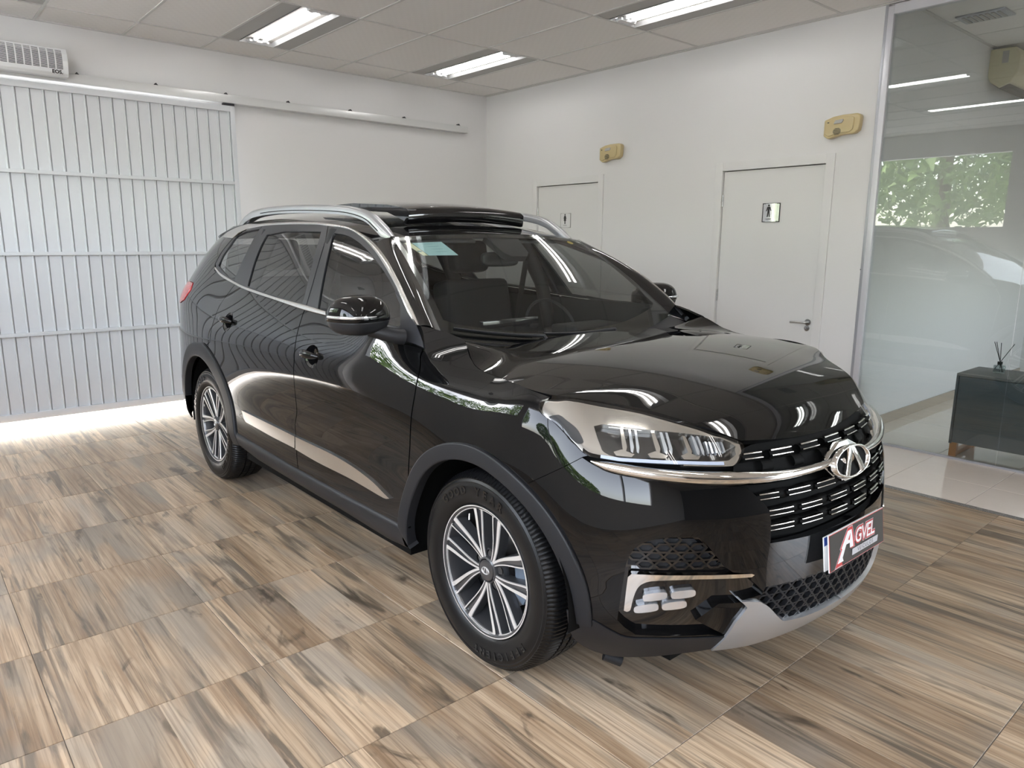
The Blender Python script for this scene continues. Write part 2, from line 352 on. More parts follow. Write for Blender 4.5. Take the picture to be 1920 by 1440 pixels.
def make_fixture():
    t = empty('ceiling_light')
    for s in (-1, 1): box('filler_panel', *sorted((s*.155, s*.302)), -.612, .612, .005, .014, 'filler_grey', t)
    bm = bmesh.new()   # open tray
    w, l, h = .150, .612, .075
    v = [bm.verts.new(p) for p in ((-w, -l, 0), (w, -l, 0), (w, l, 0), (-w, l, 0), (-w*.62, -l*.97, h), (w*.62, -l*.97, h), (w*.62, l*.97, h), (-w*.62, l*.97, h), (-w-.006, -l-.006, .0), (w+.006, -l-.006, .0), (w+.006, l+.006, .0), (-w-.006, l+.006, .0))]
    for f in ((4, 5, 6, 7), (0, 1, 5, 4), (1, 2, 6, 5), (2, 3, 7, 6), (3, 0, 4, 7), (8, 9, 1, 0), (9, 10, 2, 1), (10, 11, 3, 2), (11, 8, 0, 3)): bm.faces.new([v[q] for q in f])
    tr = bm_obj('tray', bm, 'tray_white', t)
    for s in (-1, 1):
        lathe('fluorescent_tube', [(.0, -.52), (.0125, -.52), (.0125, .52), (.0, .52)], 'tube', t, 'y', 14, loc=(s*.042, 0, .022))
        for e in (-1, 1): box('lamp_holder', s*.042-.016, s*.042+.016, *sorted((e*.52, e*.545)), .004, .07, 'white_metal', tr)
    box('end_plate', -.085, .085, .545, .60, .001, .02, 'white_metal', tr); box('end_plate', -.085, .085, -.60, -.545, .001, .02, 'white_metal', tr)
    return t
fx0 = None
for (a, b, c, d) in fix_cells:
    if c > 5: continue
    f = make_fixture() if fx0 is None else copy_tree(fx0)
    fx0 = fx0 or f; f.location = ((a+b)/2, (c+d)/2, CH)
    if abs(a+1.535) < .02 and c < -4: lab = 'two tube ceiling light above the sliding gate end, leftmost in the photo'
    elif abs(a+3.41) < .02 and c < -4: lab = 'two tube ceiling light nearest the room corner above the first door'
    elif abs(a+3.41) < .02 and c < -1: lab = 'two tube ceiling light above the wider wall stretch, at the top edge of the photo'
    else: lab = 'two tube ceiling light %s, %s, outside the photo' % ('near the gate wall' if c < -4 else 'over the car' if c < -1 else 'above the camera' if c < 1 else 'beyond the camera', 'street window column' if a > 0 else 'middle column' if a > -2 else 'restroom wall column')
    tag(f, lab, 'ceiling light', 'recessed two tube ceiling lights')
# ---- walls
D1 = (-3.735, -2.822, 2.090); D2 = (-1.376, -.464, 2.098)
wall_w = multi('wall_west', [(WX-.14, WX, GY-.14, D1[0], 0, CH+.1), (WX-.14, WX, D1[1], D2[0], 0, CH+.1), (WX-.14, WX, D2[1], OY-.004, 0, CH+.1),
    (WX-.14, WX, D1[0], D1[1], D1[2], CH+.1), (WX-.14, WX, D2[0], D2[1], D2[2], CH+.1)], 'wall_paint', 'white plaster wall with the two restroom doors', 'wall')
GX0, GX1 = -1.0, 2.42
wall_s = multi('wall_south', [(WX-.14, GX0, GY-.14, GY, 0, CH+.1), (GX1, EX+.14, GY-.14, GY, 0, CH+.1), (GX0, GX1, GY-.14, GY, 2.58, CH+.1)], 'wall_paint', 'white wall behind the sliding gate rail', 'wall')
wall_e = multi('wall_east', [(EX, EX+.14, GY, -4.3, 0, CH+.1), (EX, EX+.14, -4.3, -1.15, 0, 1.75), (EX, EX+.14, -4.3, -1.15, 2.80, CH+.1), (EX, EX+.14, -1.15, -.6, 0, CH+.1),
    (EX, EX+.14, -.6, 4.7, 2.78, CH+.1), (EX, EX+.14, -.6, 4.7, 0, 1.0), (EX, EX+.14, 4.7, NY+.14, 0, CH+.1)], 'wall_paint', 'street side wall with shop windows behind the camera', 'wall')
wall_n = multi('wall_north', [(WX, EX+.14, NY, NY+.14, 0, CH+.1)], 'dark_wall', 'dark far end wall of the showroom behind the camera', 'wall')  # unseen wall, coloured dark to keep reflections in the front bumper black
sf = empty('window_3', (EX+.05, 3.0, 0)); tag(sf, 'wide shop front window frame behind the camera', 'window', kind='structure')
for y in (-.57, 1.5, 3.1, 4.67): box('mullion', -.03, .03, y-3.0-.03, y-3.0+.03, .95, 2.78, 'alu', sf)
# doors
def door(n, d, label, hz, handle):
    y0, y1, zt = d
    o = box(n, WX-.05, WX-.012, y0+.006, y1-.006, .006, zt-.007, 'door_white'); tag(o, label, 'door', kind='structure')
    def ch(name, x0, x1, a, b, c, e, m, bev=0.):
        p = box(name, x0, x1, a, b, c, e, m, o, bev); p.location = Vector(p.location)-Vector(o.location); return p
    ch('door_frame', WX-.002, WX+.014, y0-.068, y0, 0, zt+.07, 'door_white', .002); ch('door_frame', WX-.002, WX+.014, y1, y1+.068, 0, zt+.07, 'door_white', .002)
    ch('door_frame', WX-.002, WX+.0135, y0, y1, zt, zt+.07, 'door_white', .002)
    ch('door_gap_shade', WX-.06, WX-.05, y0, y1, 0, zt, 'ink')  # black sheet behind the leaf, stands in for the shade in the gaps
    for z in hz:
        for k in range(3): q = lathe('hinge', [(0, -.016), (.007, -.016), (.007, .016), (0, .016)], 'steel', o, 'z', 12, loc=Vector((WX-.008, y0+.004, z+(k-1)*.034))-o.location)
    if handle:
        hy, hz_ = y1-.05, .870
        lathe('handle_rose', [(0, 0), (.024, 0), (.026, .006), (.0, .010)], 'steel', o, 'x', 24, loc=Vector((WX-.012, hy, hz_))-o.location)
        sweep('lever', [(0, 0, 0), (.045, 0, 0), (.052, -.012, 0), (.052, -.125, -.004)], .0085, 'steel', o, 10, loc=Vector((WX-.012, hy, hz_))-o.location)
        lathe('key_rose', [(0, 0), (.022, 0), (.023, .004), (.008, .007), (.006, .002), (0, .002)], 'steel', o, 'x', 24, loc=Vector((WX-.012, hy-.004, hz_-.049))-o.location)
    return o
door('door_1', D1, 'white restroom door with a women sign, left of the two', (1.82, 1.0, .3), True)
door('door_2', D2, 'white restroom door with a men sign beside the glass partition', (1.85, 1.04, .3), True)
# restroom signs
def man(): return [(0, .048, 'c', .0085)], [[(-.012, .036), (.012, .036), (.024, .002), (.019, 0), (.010, .022), (.009, -.004), (.0135, -.047), (.006, -.047), (0, -.010), (-.006, -.047), (-.0135, -.047), (-.009, -.004), (-.010, .022), (-.019, 0), (-.024, .002)]]
def woman(): return [(0, .050, 'c', .0085)], [[(-.010, .038), (.010, .038), (.021, .006), (.016, .004), (.009, .020), (.018, -.016), (.007, -.016), (.006, -.050), (.001, -.050), (0, -.018), (-.001, -.050), (-.006, -.050), (-.007, -.016), (-.018, -.016), (-.009, .020), (-.016, .004), (-.021, .006)]]
def sign(name, yc, zc, w, h, mplate, mborder, fig, words, label):
    t = empty(name, (WX-.012, yc, zc)); tag(t, label, 'sign')
    n = 12; pr = [(-w/2 + w*i/n, .006+.007*(1-(2*i/n-1)**2)) for i in range(n+1)]   # gently bowed plate
    V = [(x, y, z) for z in (-h/2, h/2) for y, x in pr] + [(0, y, z) for z in (-h/2, h/2) for y, x in pr]; m1 = n+1
    F = [(i, i+1, m1+i+1, m1+i) for i in range(n)] + [(2*m1+i+1, 2*m1+i, i, i+1)[::-1] for i in range(n)] + [(m1+i, m1+i+1, 3*m1+i+1, 3*m1+i) for i in range(n)] + [(0, m1, 3*m1, 2*m1), (n, 2*m1+n, 3*m1+n, m1+n)]
    mk('plate', V, F, mplate, t)
    for z in (-h/2, h/2): box('edge_strip', 0, .010, -w/2-.002, w/2+.002, z-.003, z+.003, mborder, t)
    for y in (-w/2, w/2): box('edge_strip', 0, .008, y-.0025, y+.0025, -h/2, h/2, mborder, t)
    cs, ps = fig()
    yo = -.018 if mplate == 'sign_steel' else 0
    for p in ps: prism('pictogram', [(a+yo, b+.012) for a, b in p], .0115, .0142, 'x', 'ink', t)
    for (a, b, _, r) in cs: lathe('pictogram_head', [(0, .0142), (r, .0142), (r, .0115)], 'ink', t, 'x', 16, loc=(0, a+yo, b+.010))
    text('word', words, .014, 'ink', frame((.0138, yo, -.052), (0, 1, 0), (0, 0, 1)), t)
    return t
sign('restroom_sign', -.905, 1.740, .150, .146, 'sign_steel', 'slot_dark', man, 'HOMEM', 'brushed steel sign with a standing man on the nearer door')
sign('restroom_sign', -3.295, 1.718, .146, .146, 'sign_white', 'filler_grey', woman, 'MULHER', 'pale square sign with a standing woman on the farther door')
# cream wall boxes
def wall_box(yc, zc, label):
    t = empty('wall_alarm_box', (WX, yc, zc)); tag(t, label, 'alarm box', 'cream wall boxes above the restroom doors')
    P = [(.0, .20), (.03, .15), (.25, .04), (.5, .0), (.9, .0), (.98, .06), (1., .14), (.99, .5), (.97, .72), (.88, .84), (.8, .87), (.62, .86), (.45, .88), (.2, .99), (.12, .99), (.0, .85)]
    w, h = .272, .165
    prism('housing', [((a-.5)*w, (.5-b)*h) for a, b in P], 0, .055, 'x', 'cream_plastic', t, .012, seg=4)
    prism('raised_face', [((a-.5)*w*.80-.015, (.5-b)*h*.78) for a, b in P], .050, .063, 'x', 'cream_plastic', t, .006, seg=3)
    prism('sensor_lens', [(-.055, .020), (-.045, .045), (.012, .050), (.018, .042), (.005, .022)], .055, .072, 'x', 'lens_grey', t, .004)
    for k in range(8):
        q = (k-3.5)/4.2; hw = .030*math.sqrt(max(.05, 1-q*q)); box('speaker_slot', .0625, .0645, -.028-hw, -.028+hw, -.034-.0062*(k-3.5)-.0016, -.034-.0062*(k-3.5)+.0016, 'ink', t)
    box('status_light', .056, .0645, -.105, -.092, .030, .038, 'ink', t)
    return t
wall_box(-.348, 2.350, 'cream plastic wall box above the right door beside the glass partition')
wall_box(-2.640, 2.350, 'cream plastic wall box above the left door')
# ---- glass partition
pf = empty('window_1', (WX, -.1, 0)); tag(pf, 'floor to ceiling glass partition in an aluminium frame', 'window', kind='structure')
box('frame_post', -.05, .012, -.025, -.002, 0, CH, 'alu', pf, .002); box('frame_post', -.045, .022, 0.0, .040, 0, CH-.02, 'alu_light', pf, .002)
box('frame_head', -.045, .02, .04, 4.5, CH-.075, CH-.012, 'alu_light', pf); box('floor_channel', -.012, .012, .04, 4.5, 0, .014, 'alu', pf)
for y0, y1 in ((.042, 1.007), (1.011, 2.2), (2.204, 3.4)): box('glass_pane', -.005, .005, y0, y1, .010, CH-.06, 'partition_glass', pf)
box('fixing_screw', .0225, .0245, -.022, -.016, 1.30, 1.306, 'ink', pf)
# ---- office behind the glass
wall_o = multi('wall_office', [(-8.5, WX-.03, OY-.13, OY, 0, OCH+.3)], 'wall_paint', 'white office side wall behind the glass partition', 'wall')
multi('wall_office_far', [(-8.64, -8.5, OY-.1, 4.6, 0, OCH+.3)], 'wall_paint', 'back wall of the office', 'wall')
multi('wall_office_right', [(-8.5, WX, 4.5, 4.62, 0, 1.1), (-8.5, WX, 4.5, 4.62, 1.95, OCH+.3), (-5.2, WX, 4.5, 4.62, 1.1, 1.95)], 'wall_paint', 'unseen right wall of the office with an opening added for daylight', 'wall')  # unseen window opening, added to let daylight into the office
tag(box('baseboard_office', -8.5, WX-.03, OY, OY+.012, 0, .085, 'porcelain_skirt'), 'beige porcelain skirting along the office wall', 'baseboard', kind='structure')
oc = multi('ceiling_office', [(-8.6, WX-.06, OY, 4.6, OCH+.02, OCH+.1)], 'ceiling_white', 'white panel ceiling over the office', 'ceiling')
for i in range(8):
    for j in range(4): box('ceiling_tile', -8.5+i*.545+.006, -8.5+(i+1)*.545-.006, OY+.006+j*1.2, OY+(j+1)*1.2-.006, OCH, OCH+.012, 'ceiling_tile', oc)
box('edge_angle', -8.5, WX-.06, OY, OY+.03, OCH-.006, OCH+.01, 'ceiling_bar', oc)
vent = empty('air_vent', (-5.21, .155, OCH)); tag(vent, 'grey slotted air vent in the office ceiling', 'air vent')
box('frame', -.125, .125, -.17, .17, -.012, .004, 'alu', vent, .004)
for k in range(7): box('slat', -.09, .09, -.135+.04*k, -.135+.04*k+.022, -.018, -.011, 'filler_grey', vent)
fo = copy_tree(fx0); fo.location = (-6.2, 2.4, OCH-.03); tag(fo, 'unseen two tube ceiling light added deep in the office to brighten it', 'ceiling light', 'recessed two tube ceiling lights')  # unseen fixture, added to brighten the office behind the glass
fo = copy_tree(fx0); fo.location = (-4.9, 1.6, OCH-.03); tag(fo, 'unseen two tube ceiling light added just behind the glass to brighten the office', 'ceiling light', 'recessed two tube ceiling lights')  # another added fixture out of view, lights the office near the partition
ac = empty('air_conditioner', (-6.28, OY, 3.0)); tag(ac, 'cream wall air conditioner high on the office wall', 'air conditioner')
prism('casing', [(0, -.02), (.02, -.075), (.10, -.135), (.19, -.10), (.235, -.02), (.24, .12), (.20, .195), (0, .20)], -.95, 0, 'x', 'ac_cream', ac, .012, seg=3)
prism('outlet', [(.03, -.085), (.10, -.142), (.18, -.11), (.10, -.11)], -.93, -.02, 'x', 'ac_dark', ac)
box('label_sticker', 0.0, .002, .10, .15, .07, .17, 'filler_grey', ac)
# cabinet
cb = empty('cabinet', (-4.42, .586, 0)); tag(cb, 'low dark grey cabinet on a wooden base behind the glass', 'cabinet')
box('body', -.215, .205, .006, 1.55, .10, .585, 'cabinet_grey', cb); box('top', -.222, .222, 0, 1.56, .585, .603, 'cabinet_top', cb, .002)
for k in range(2): box('door', .205, .221, .02+k*.77, .02+k*.77+.765, .105, .582, 'cabinet_grey', cb, .002)
box('side_panel', -.222, .222, 0, .016, .095, .586, 'cabinet_grey', cb)
for x in (.175, -.205): box('leg', x, x+.035, .004, .05, 0, .10, 'leg_wood', cb); box('leg', x, x+.035, 1.50, 1.546, 0, .10, 'leg_wood', cb)
for y in (.008, 1.505): box('runner', -.17, .175, y, y+.038, .004, .034, 'leg_wood', cb)
rd = empty('reed_diffuser', (-4.43, .775, .603)); tag(rd, 'clear glass reed diffuser with black sticks on the cabinet', 'reed diffuser')
lathe('bottle', [(0, .001), (.036, .001), (.038, .006), (.038, .050), (.034, .056), (.014, .060), (.012, .068), (.010, .068), (.010, .058), (.033, .053), (.034, .006), (0, .006)], 'bottle_glass', rd, 'z', 32)
lathe('collar', [(.008, .062), (.016, .062), (.016, .082), (.006, .082), (.006, .066)], 'black_pot', rd, 'z', 20)
for dx, dy in ((-.02, -.055), (-.03, -.045), (.01, -.005), (.01, .075)): sweep('reed', [(-dx*.5, -dy*.5, .010), (0, 0, .078), (dx, dy, .215)], .0022, 'reed', rd, 6)
pot = empty('pot', (-4.55, .985, .603)); tag(pot, 'black pot on the cabinet at the right photo edge', 'pot')
lathe('vessel', [(0, 0), (.05, 0), (.056, .01), (.060, .11), (.056, .112), (.052, .012), (0, .012)], 'black_pot', pot, 'z', 32)
# ---- sliding gate
GP = -4.555
gate = empty('sliding_gate', (.65, GP, 0)); tag(gate, 'white sheet metal sliding gate with vertical slats and cross bars', 'gate')
gx0, gx1, gz0, gz1 = -1.137-.65, 2.47-.65, .048, 2.676
box('stile', gx0, gx0+.040, -.022, .022, gz0, gz1, 'gate_white', gate, .002); box('stile', gx1-.04, gx1, -.022, .022, gz0, gz1, 'gate_white', gate, .002)
box('frame_rail', gx0+.04, gx1-.04, -.0215, .0215, gz1-.05, gz1, 'gate_white', gate, .002); box('frame_rail', gx0+.04, gx1-.04, -.0215, .0215, gz0, gz0+.055, 'gate_white', gate, .002)
for z in (2.004, 1.374, .738): box('cross_bar', gx0+.03, gx1-.04, .0, .020, z-.014, z+.014, 'gate_white', gate, .002)
sw = .0955; prof = [(0, -.006), (.006, .003), (.012, .003), (.017, -.006), (sw-.004, -.006), (sw-.004, -.017), (sw, -.017), (sw, -.020), (0, -.020)]
sd = None; x = gx0+.040; k = 0
while x < gx1-.05:
    if sd is None: o = prism('slat', prof, gz0+.05, gz1-.048, 'z', 'gate_white', gate); sd = o.data
    else: o = D.objects.new('slat', sd); COL.objects.link(o); o.parent = gate
    o.location = (x, 0, 0); x += sw
rail = empty('gate_rail', (-.6, GY, 2.69)); tag(rail, 'long white metal track for the sliding gate on the wall', 'rail')
box('track', -3.795+.6, 3.1, .004, .095, .012, .082, 'rail_metal', rail, .003)
for x in (.09, -.50, -1.09, -1.68, -2.34, -2.98, -3.70): prism('bracket', [(x+.6-.022, .084), (x+.6+.018, .084), (x+.6, .108)], .004, .05, 'y', 'slot_dark', rail)
box('gate_roller', -.55, -.45, .03, .07, -.012, .012, 'slot_dark', rail)
# ---- air curtain
eo = empty('air_curtain', (.18, GY+.10, 2.72)); tag(eo, 'white air curtain with slotted grille above the gate', 'air curtain')
PF = [(0, 0), (.105, 0), (.122, .02), (.134, .07), (.136, .11), (.128, .16), (.105, .198), (.095, .205), (-.1, .205), (-.1, .10), (0, .10)]
prism('casing', PF, 0, 1.0, 'x', 'white_metal', eo, .004)
def front_y(z): return float(np.interp(z, [.0, .02, .07, .11, .16, .198], [.105, .122, .134, .136, .128, .105]))
for c in range(18):
    bm = bmesh.new()
    for r in range(16):
        z = .052+.0088*r; y = front_y(z); add_box(bm, .036+c*.0512, .036+c*.0512+.042, y-.006, y+.0006, z-.0026, z+.0026)
    bm_obj('slot_column', bm, 'slot_dark', eo)
text('brand_lettering', 'EOS.', .036, 'ink', frame((.075, front_y(.026)+.003, .027), (-1, 0, 0), (0, .12, 1)), eo, offset=.0012, extrude=.0008)
# ---- outside
tag(multi('ground', [(EX+.14, 40, -30, 40, -.12, -.04), (-30, EX+.14, -40, GY-.14, -.12, -.02)], 'concrete', 'pale paved ground outside the shop', 'ground', kind='structure'), 'pale paved ground outside the shop', 'ground', kind='structure')
def tree(x, y, h, r, lm, label):
    t = empty('tree', (x, y, -.04)); tag(t, label, 'tree', 'trees outside the shop window')
    sweep('trunk', [(0, 0, 0), (.05, .03, h*.3), (-.04, .05, h*.6)], [.16, .13, .09], 'bark', t, 10)
    n = 4500; V = []; F = []
    for i in range(n):
        a, b = rng.random()*2*PI, math.acos(2*rng.random()-1); q = r*(.55+.45*rng.random()**.5)
        p = np.array([q*math.sin(b)*math.cos(a), q*math.sin(b)*math.sin(a), h*.62+q*.8*math.cos(b)]); e = rng.normal(size=(3, 3))*.075
        V += [p+e[0], p+e[1], p+e[2]]; F.append((3*i, 3*i+1, 3*i+2))
    o = mk('foliage', V, F, lm, t); o['kind'] = 'stuff'
tree(6.3, -3.3, 5.6, 2.1, 'leaf_a', 'pale green tree outside the high window'); tree(12.5, -5.6, 7.4, 2.6, 'leaf_b', 'dark green tree outside near the corner')
tree(9.6, 1.6, 4.4, 1.6, 'leaf_b', 'dark green tree outside the shop front'); tree(11.5, 4.6, 3.2, 1.5, 'leaf_a', 'low pale green tree across the street'); tree(7.6, -8.4, 5.0, 2.3, 'leaf_a', 'pale green tree beyond the gate wall')
# ---- natural cubic spline helpers (numpy only) ----
class CS:
    def __init__(s,x,y):
        x=np.asarray(x,float); y=np.asarray(y,float); n=len(x); h=np.diff(x)
        A=np.zeros((n,n)); b=np.zeros((n,)+y.shape[1:])
        A[0,0]=A[-1,-1]=1
        for i in range(1,n-1):
            A[i,i-1]=h[i-1]; A[i,i]=2*(h[i-1]+h[i]); A[i,i+1]=h[i]
            b[i]=6*((y[i+1]-y[i])/h[i]-(y[i]-y[i-1])/h[i-1])
        s.m=np.linalg.solve(A,b); s.x=x; s.y=y; s.h=h
    def __call__(s,t):
        t=np.asarray(t,float); i=np.clip(np.searchsorted(s.x,t)-1,0,len(s.x)-2)
        h=s.h[i]; a=(s.x[i+1]-t)/h; b=(t-s.x[i])/h
        e=(Ellipsis,)+(None,)*(s.y.ndim-1)
        a_,b_,h_=(a,b,h) if s.y.ndim==1 else (a[e],b[e],h[e])
        lin=a_*s.y[i]+b_*s.y[i+1]
        cub=((a_**3-a_)*s.m[i]+(b_**3-b_)*s.m[i+1])*h_**2/6
        inside=(t>=s.x[0])&(t<=s.x[-1])
        ins=inside if s.y.ndim==1 else inside[e]
        # linear extrapolation
        lo=t<s.x[0]
        d0=(s.y[1]-s.y[0])/s.h[0]-s.h[0]*s.m[1]/6; d1=(s.y[-1]-s.y[-2])/s.h[-1]+s.h[-1]*s.m[-2]/6
        dt0=(t-s.x[0]); dt1=(t-s.x[-1])
        if s.y.ndim>1: dt0=dt0[e]; dt1=dt1[e]; lo=lo[e]
        ext=np.where(lo,s.y[0]+d0*dt0,s.y[-1]+d1*dt1)
        return np.where(ins,lin+cub,ext)
OUT=np.array([(0,.862),(.2,.848),(.4,.800),(.55,.735),(.68,.645),(.78,.535),(.855,.40),(.897,.25),(.915,.0),(.922,-.4),(.927,-1.0),(.93,-1.6),(.93,-2.2),(.925,-2.6),(.91,-2.95),(.875,-3.25),(.79,-3.5),(.62,-3.66),(.35,-3.74),(0,-3.76)])
_c=np.concatenate([[0],np.cumsum(np.hypot(*np.diff(OUT,axis=0).T))])
# symmetric end conditions: mirror ends
_o=np.vstack([OUT[2:0:-1]*[-1,1],OUT,OUT[-2:-4:-1]*[-1,1]])
_cc=np.concatenate([[-_c[2],-_c[1]],_c,[2*_c[-1]-_c[-2],2*_c[-1]-_c[-3]]])
BASE=CS(_cc,_o)
UMAX=_c[-1]
_ug=np.linspace(0,UMAX,4000); _bg=BASE(_ug)
def y2u(y):  # side: u from y
    return np.interp(-np.asarray(y,float),-_bg[:,1],_ug)
def u2y(u): return BASE(np.asarray(u,float))[...,1]
ZR=np.array([.18,.25,.32,.40,.48,.56,.64,.72,.80,.88,.96,1.03,1.10,1.2,1.3,1.4,1.5,1.6,1.7])
def col(*v): return np.array(v,float)
# columns: u-station by descriptor, offset along outward normal for every ZR
COLS=[
 # front centre
 (0.0,      col(-.10,-.045,-.01,0,.005,.005,0,-.012,-.04,-.10,-.17,-.24,-.31,-.45,-.6,-.75,-.9,-1.05,-1.2)),
 (0.42,     col(-.10,-.045,-.012,0,.005,.005,0,-.012,-.04,-.085,-.15,-.22,-.29,-.45,-.6,-.75,-.9,-1.05,-1.2)),
 (0.75,     col(-.10,-.05,-.015,0,.005,.008,.004,-.006,-.028,-.068,-.122,-.19,-.27,-.40,-.55,-.7,-.85,-1.0,-1.15)),
 (1.0,      col(-.10,-.05,-.015,0,.004,.008,.006,0,-.014,-.042,-.09,-.148,-.22,-.34,-.5,-.65,-.8,-.95,-1.1)),
 ('y',.35,  col(-.09,-.05,-.018,-.002,.002,.004,.004,.002,-.004,-.018,-.045,-.09,-.15,-.27,-.40,-.55,-.7,-.85,-1.0)),
 ('y',.0,   col(-.08,-.05,-.02,-.004,.0,.004,.006,.006,.002,-.008,-.03,-.075,-.145,-.25,-.36,-.46,-.56,-.66,-.76)),
 ('y',-.25, col(-.08,-.052,-.022,-.006,-.004,-.006,-.003,.0,.0,-.005,-.02,-.064,-.148,-.225,-.29,-.37,-.45,-.54,-.65)),
 ('y',-.50, col(-.08,-.055,-.025,-.008,-.010,-.015,-.013,-.008,-.003,-.004,-.013,-.036,-.078,-.134,-.188,-.252,-.325,-.42,-.54)),
 ('y',-1.0, col(-.08,-.055,-.025,-.008,-.013,-.020,-.018,-.012,-.005,-.001,-.007,-.025,-.054,-.104,-.158,-.218,-.290,-.39,-.52)),
 ('y',-1.6, col(-.08,-.055,-.025,-.008,-.013,-.020,-.018,-.012,-.005,0,-.005,-.022,-.050,-.099,-.151,-.207,-.270,-.352,-.48)),
 ('y',-2.2, col(-.08,-.055,-.025,-.006,-.006,-.010,-.010,-.006,-.001,.002,-.004,-.022,-.050,-.100,-.153,-.210,-.274,-.358,-.49)),
 ('y',-2.7, col(-.08,-.055,-.02,-.004,.0,.004,.006,.007,.006,.003,-.006,-.024,-.050,-.096,-.148,-.203,-.270,-.362,-.50)),
 ('y',-3.2, col(-.10,-.06,-.02,-.002,.002,.004,.004,.002,-.001,-.004,-.010,-.018,-.030,-.075,-.135,-.20,-.285,-.385,-.5)),
 ('u',-.55, col(-.12,-.06,-.02,0,.005,.005,-.005,-.02,-.03,-.035,-.04,-.045,-.055,-.12,-.20,-.29,-.38,-.48,-.6)),
 ('u',0,    col(-.12,-.06,-.02,0,.01,.01,-.01,-.03,-.04,-.045,-.055,-.07,-.10,-.19,-.29,-.39,-.49,-.6,-.7)),
]
_us=[];_ds=[]
for c in COLS:
    if c[0]=='y': _us.append(float(y2u(c[1])))
    elif c[0]=='u': _us.append(UMAX+c[1])
    else: _us.append(c[0])
    _ds.append(c[-1])
_us=np.array(_us); _ds=np.array(_ds)
_T=CS(ZR,_ds.T)        # z -> vector over stations
def doff(u,z):
    u=np.asarray(u,float); z=np.asarray(z,float)
    sh=np.broadcast(u,z).shape; u=np.broadcast_to(u,sh).ravel(); z=np.broadcast_to(z,sh).ravel()
    v=_T(z)                        # (N,stations)
    # cubic spline across stations: linear operator -> basis
    return (_basis(u)*v).sum(1).reshape(sh)
_I=CS(_us,np.eye(len(_us)))
def _basis(u): return _I(u)
def S(u,z):
    u=np.asarray(u,float); z=np.asarray(z,float)+0*u; u=u+0*z
    b=BASE(u); e=1e-4; t=BASE(u+e)-BASE(u-e); t/=np.linalg.norm(t,axis=-1,keepdims=True)
    n=np.stack([-t[...,1],t[...,0]],-1)   # outward (t goes front->rear on right side: t=(0,-1) -> n=(1,0))
    d=doff(u,z)[...,None]
    q=b+n*d
    return np.concatenate([q,z[...,None]],-1)
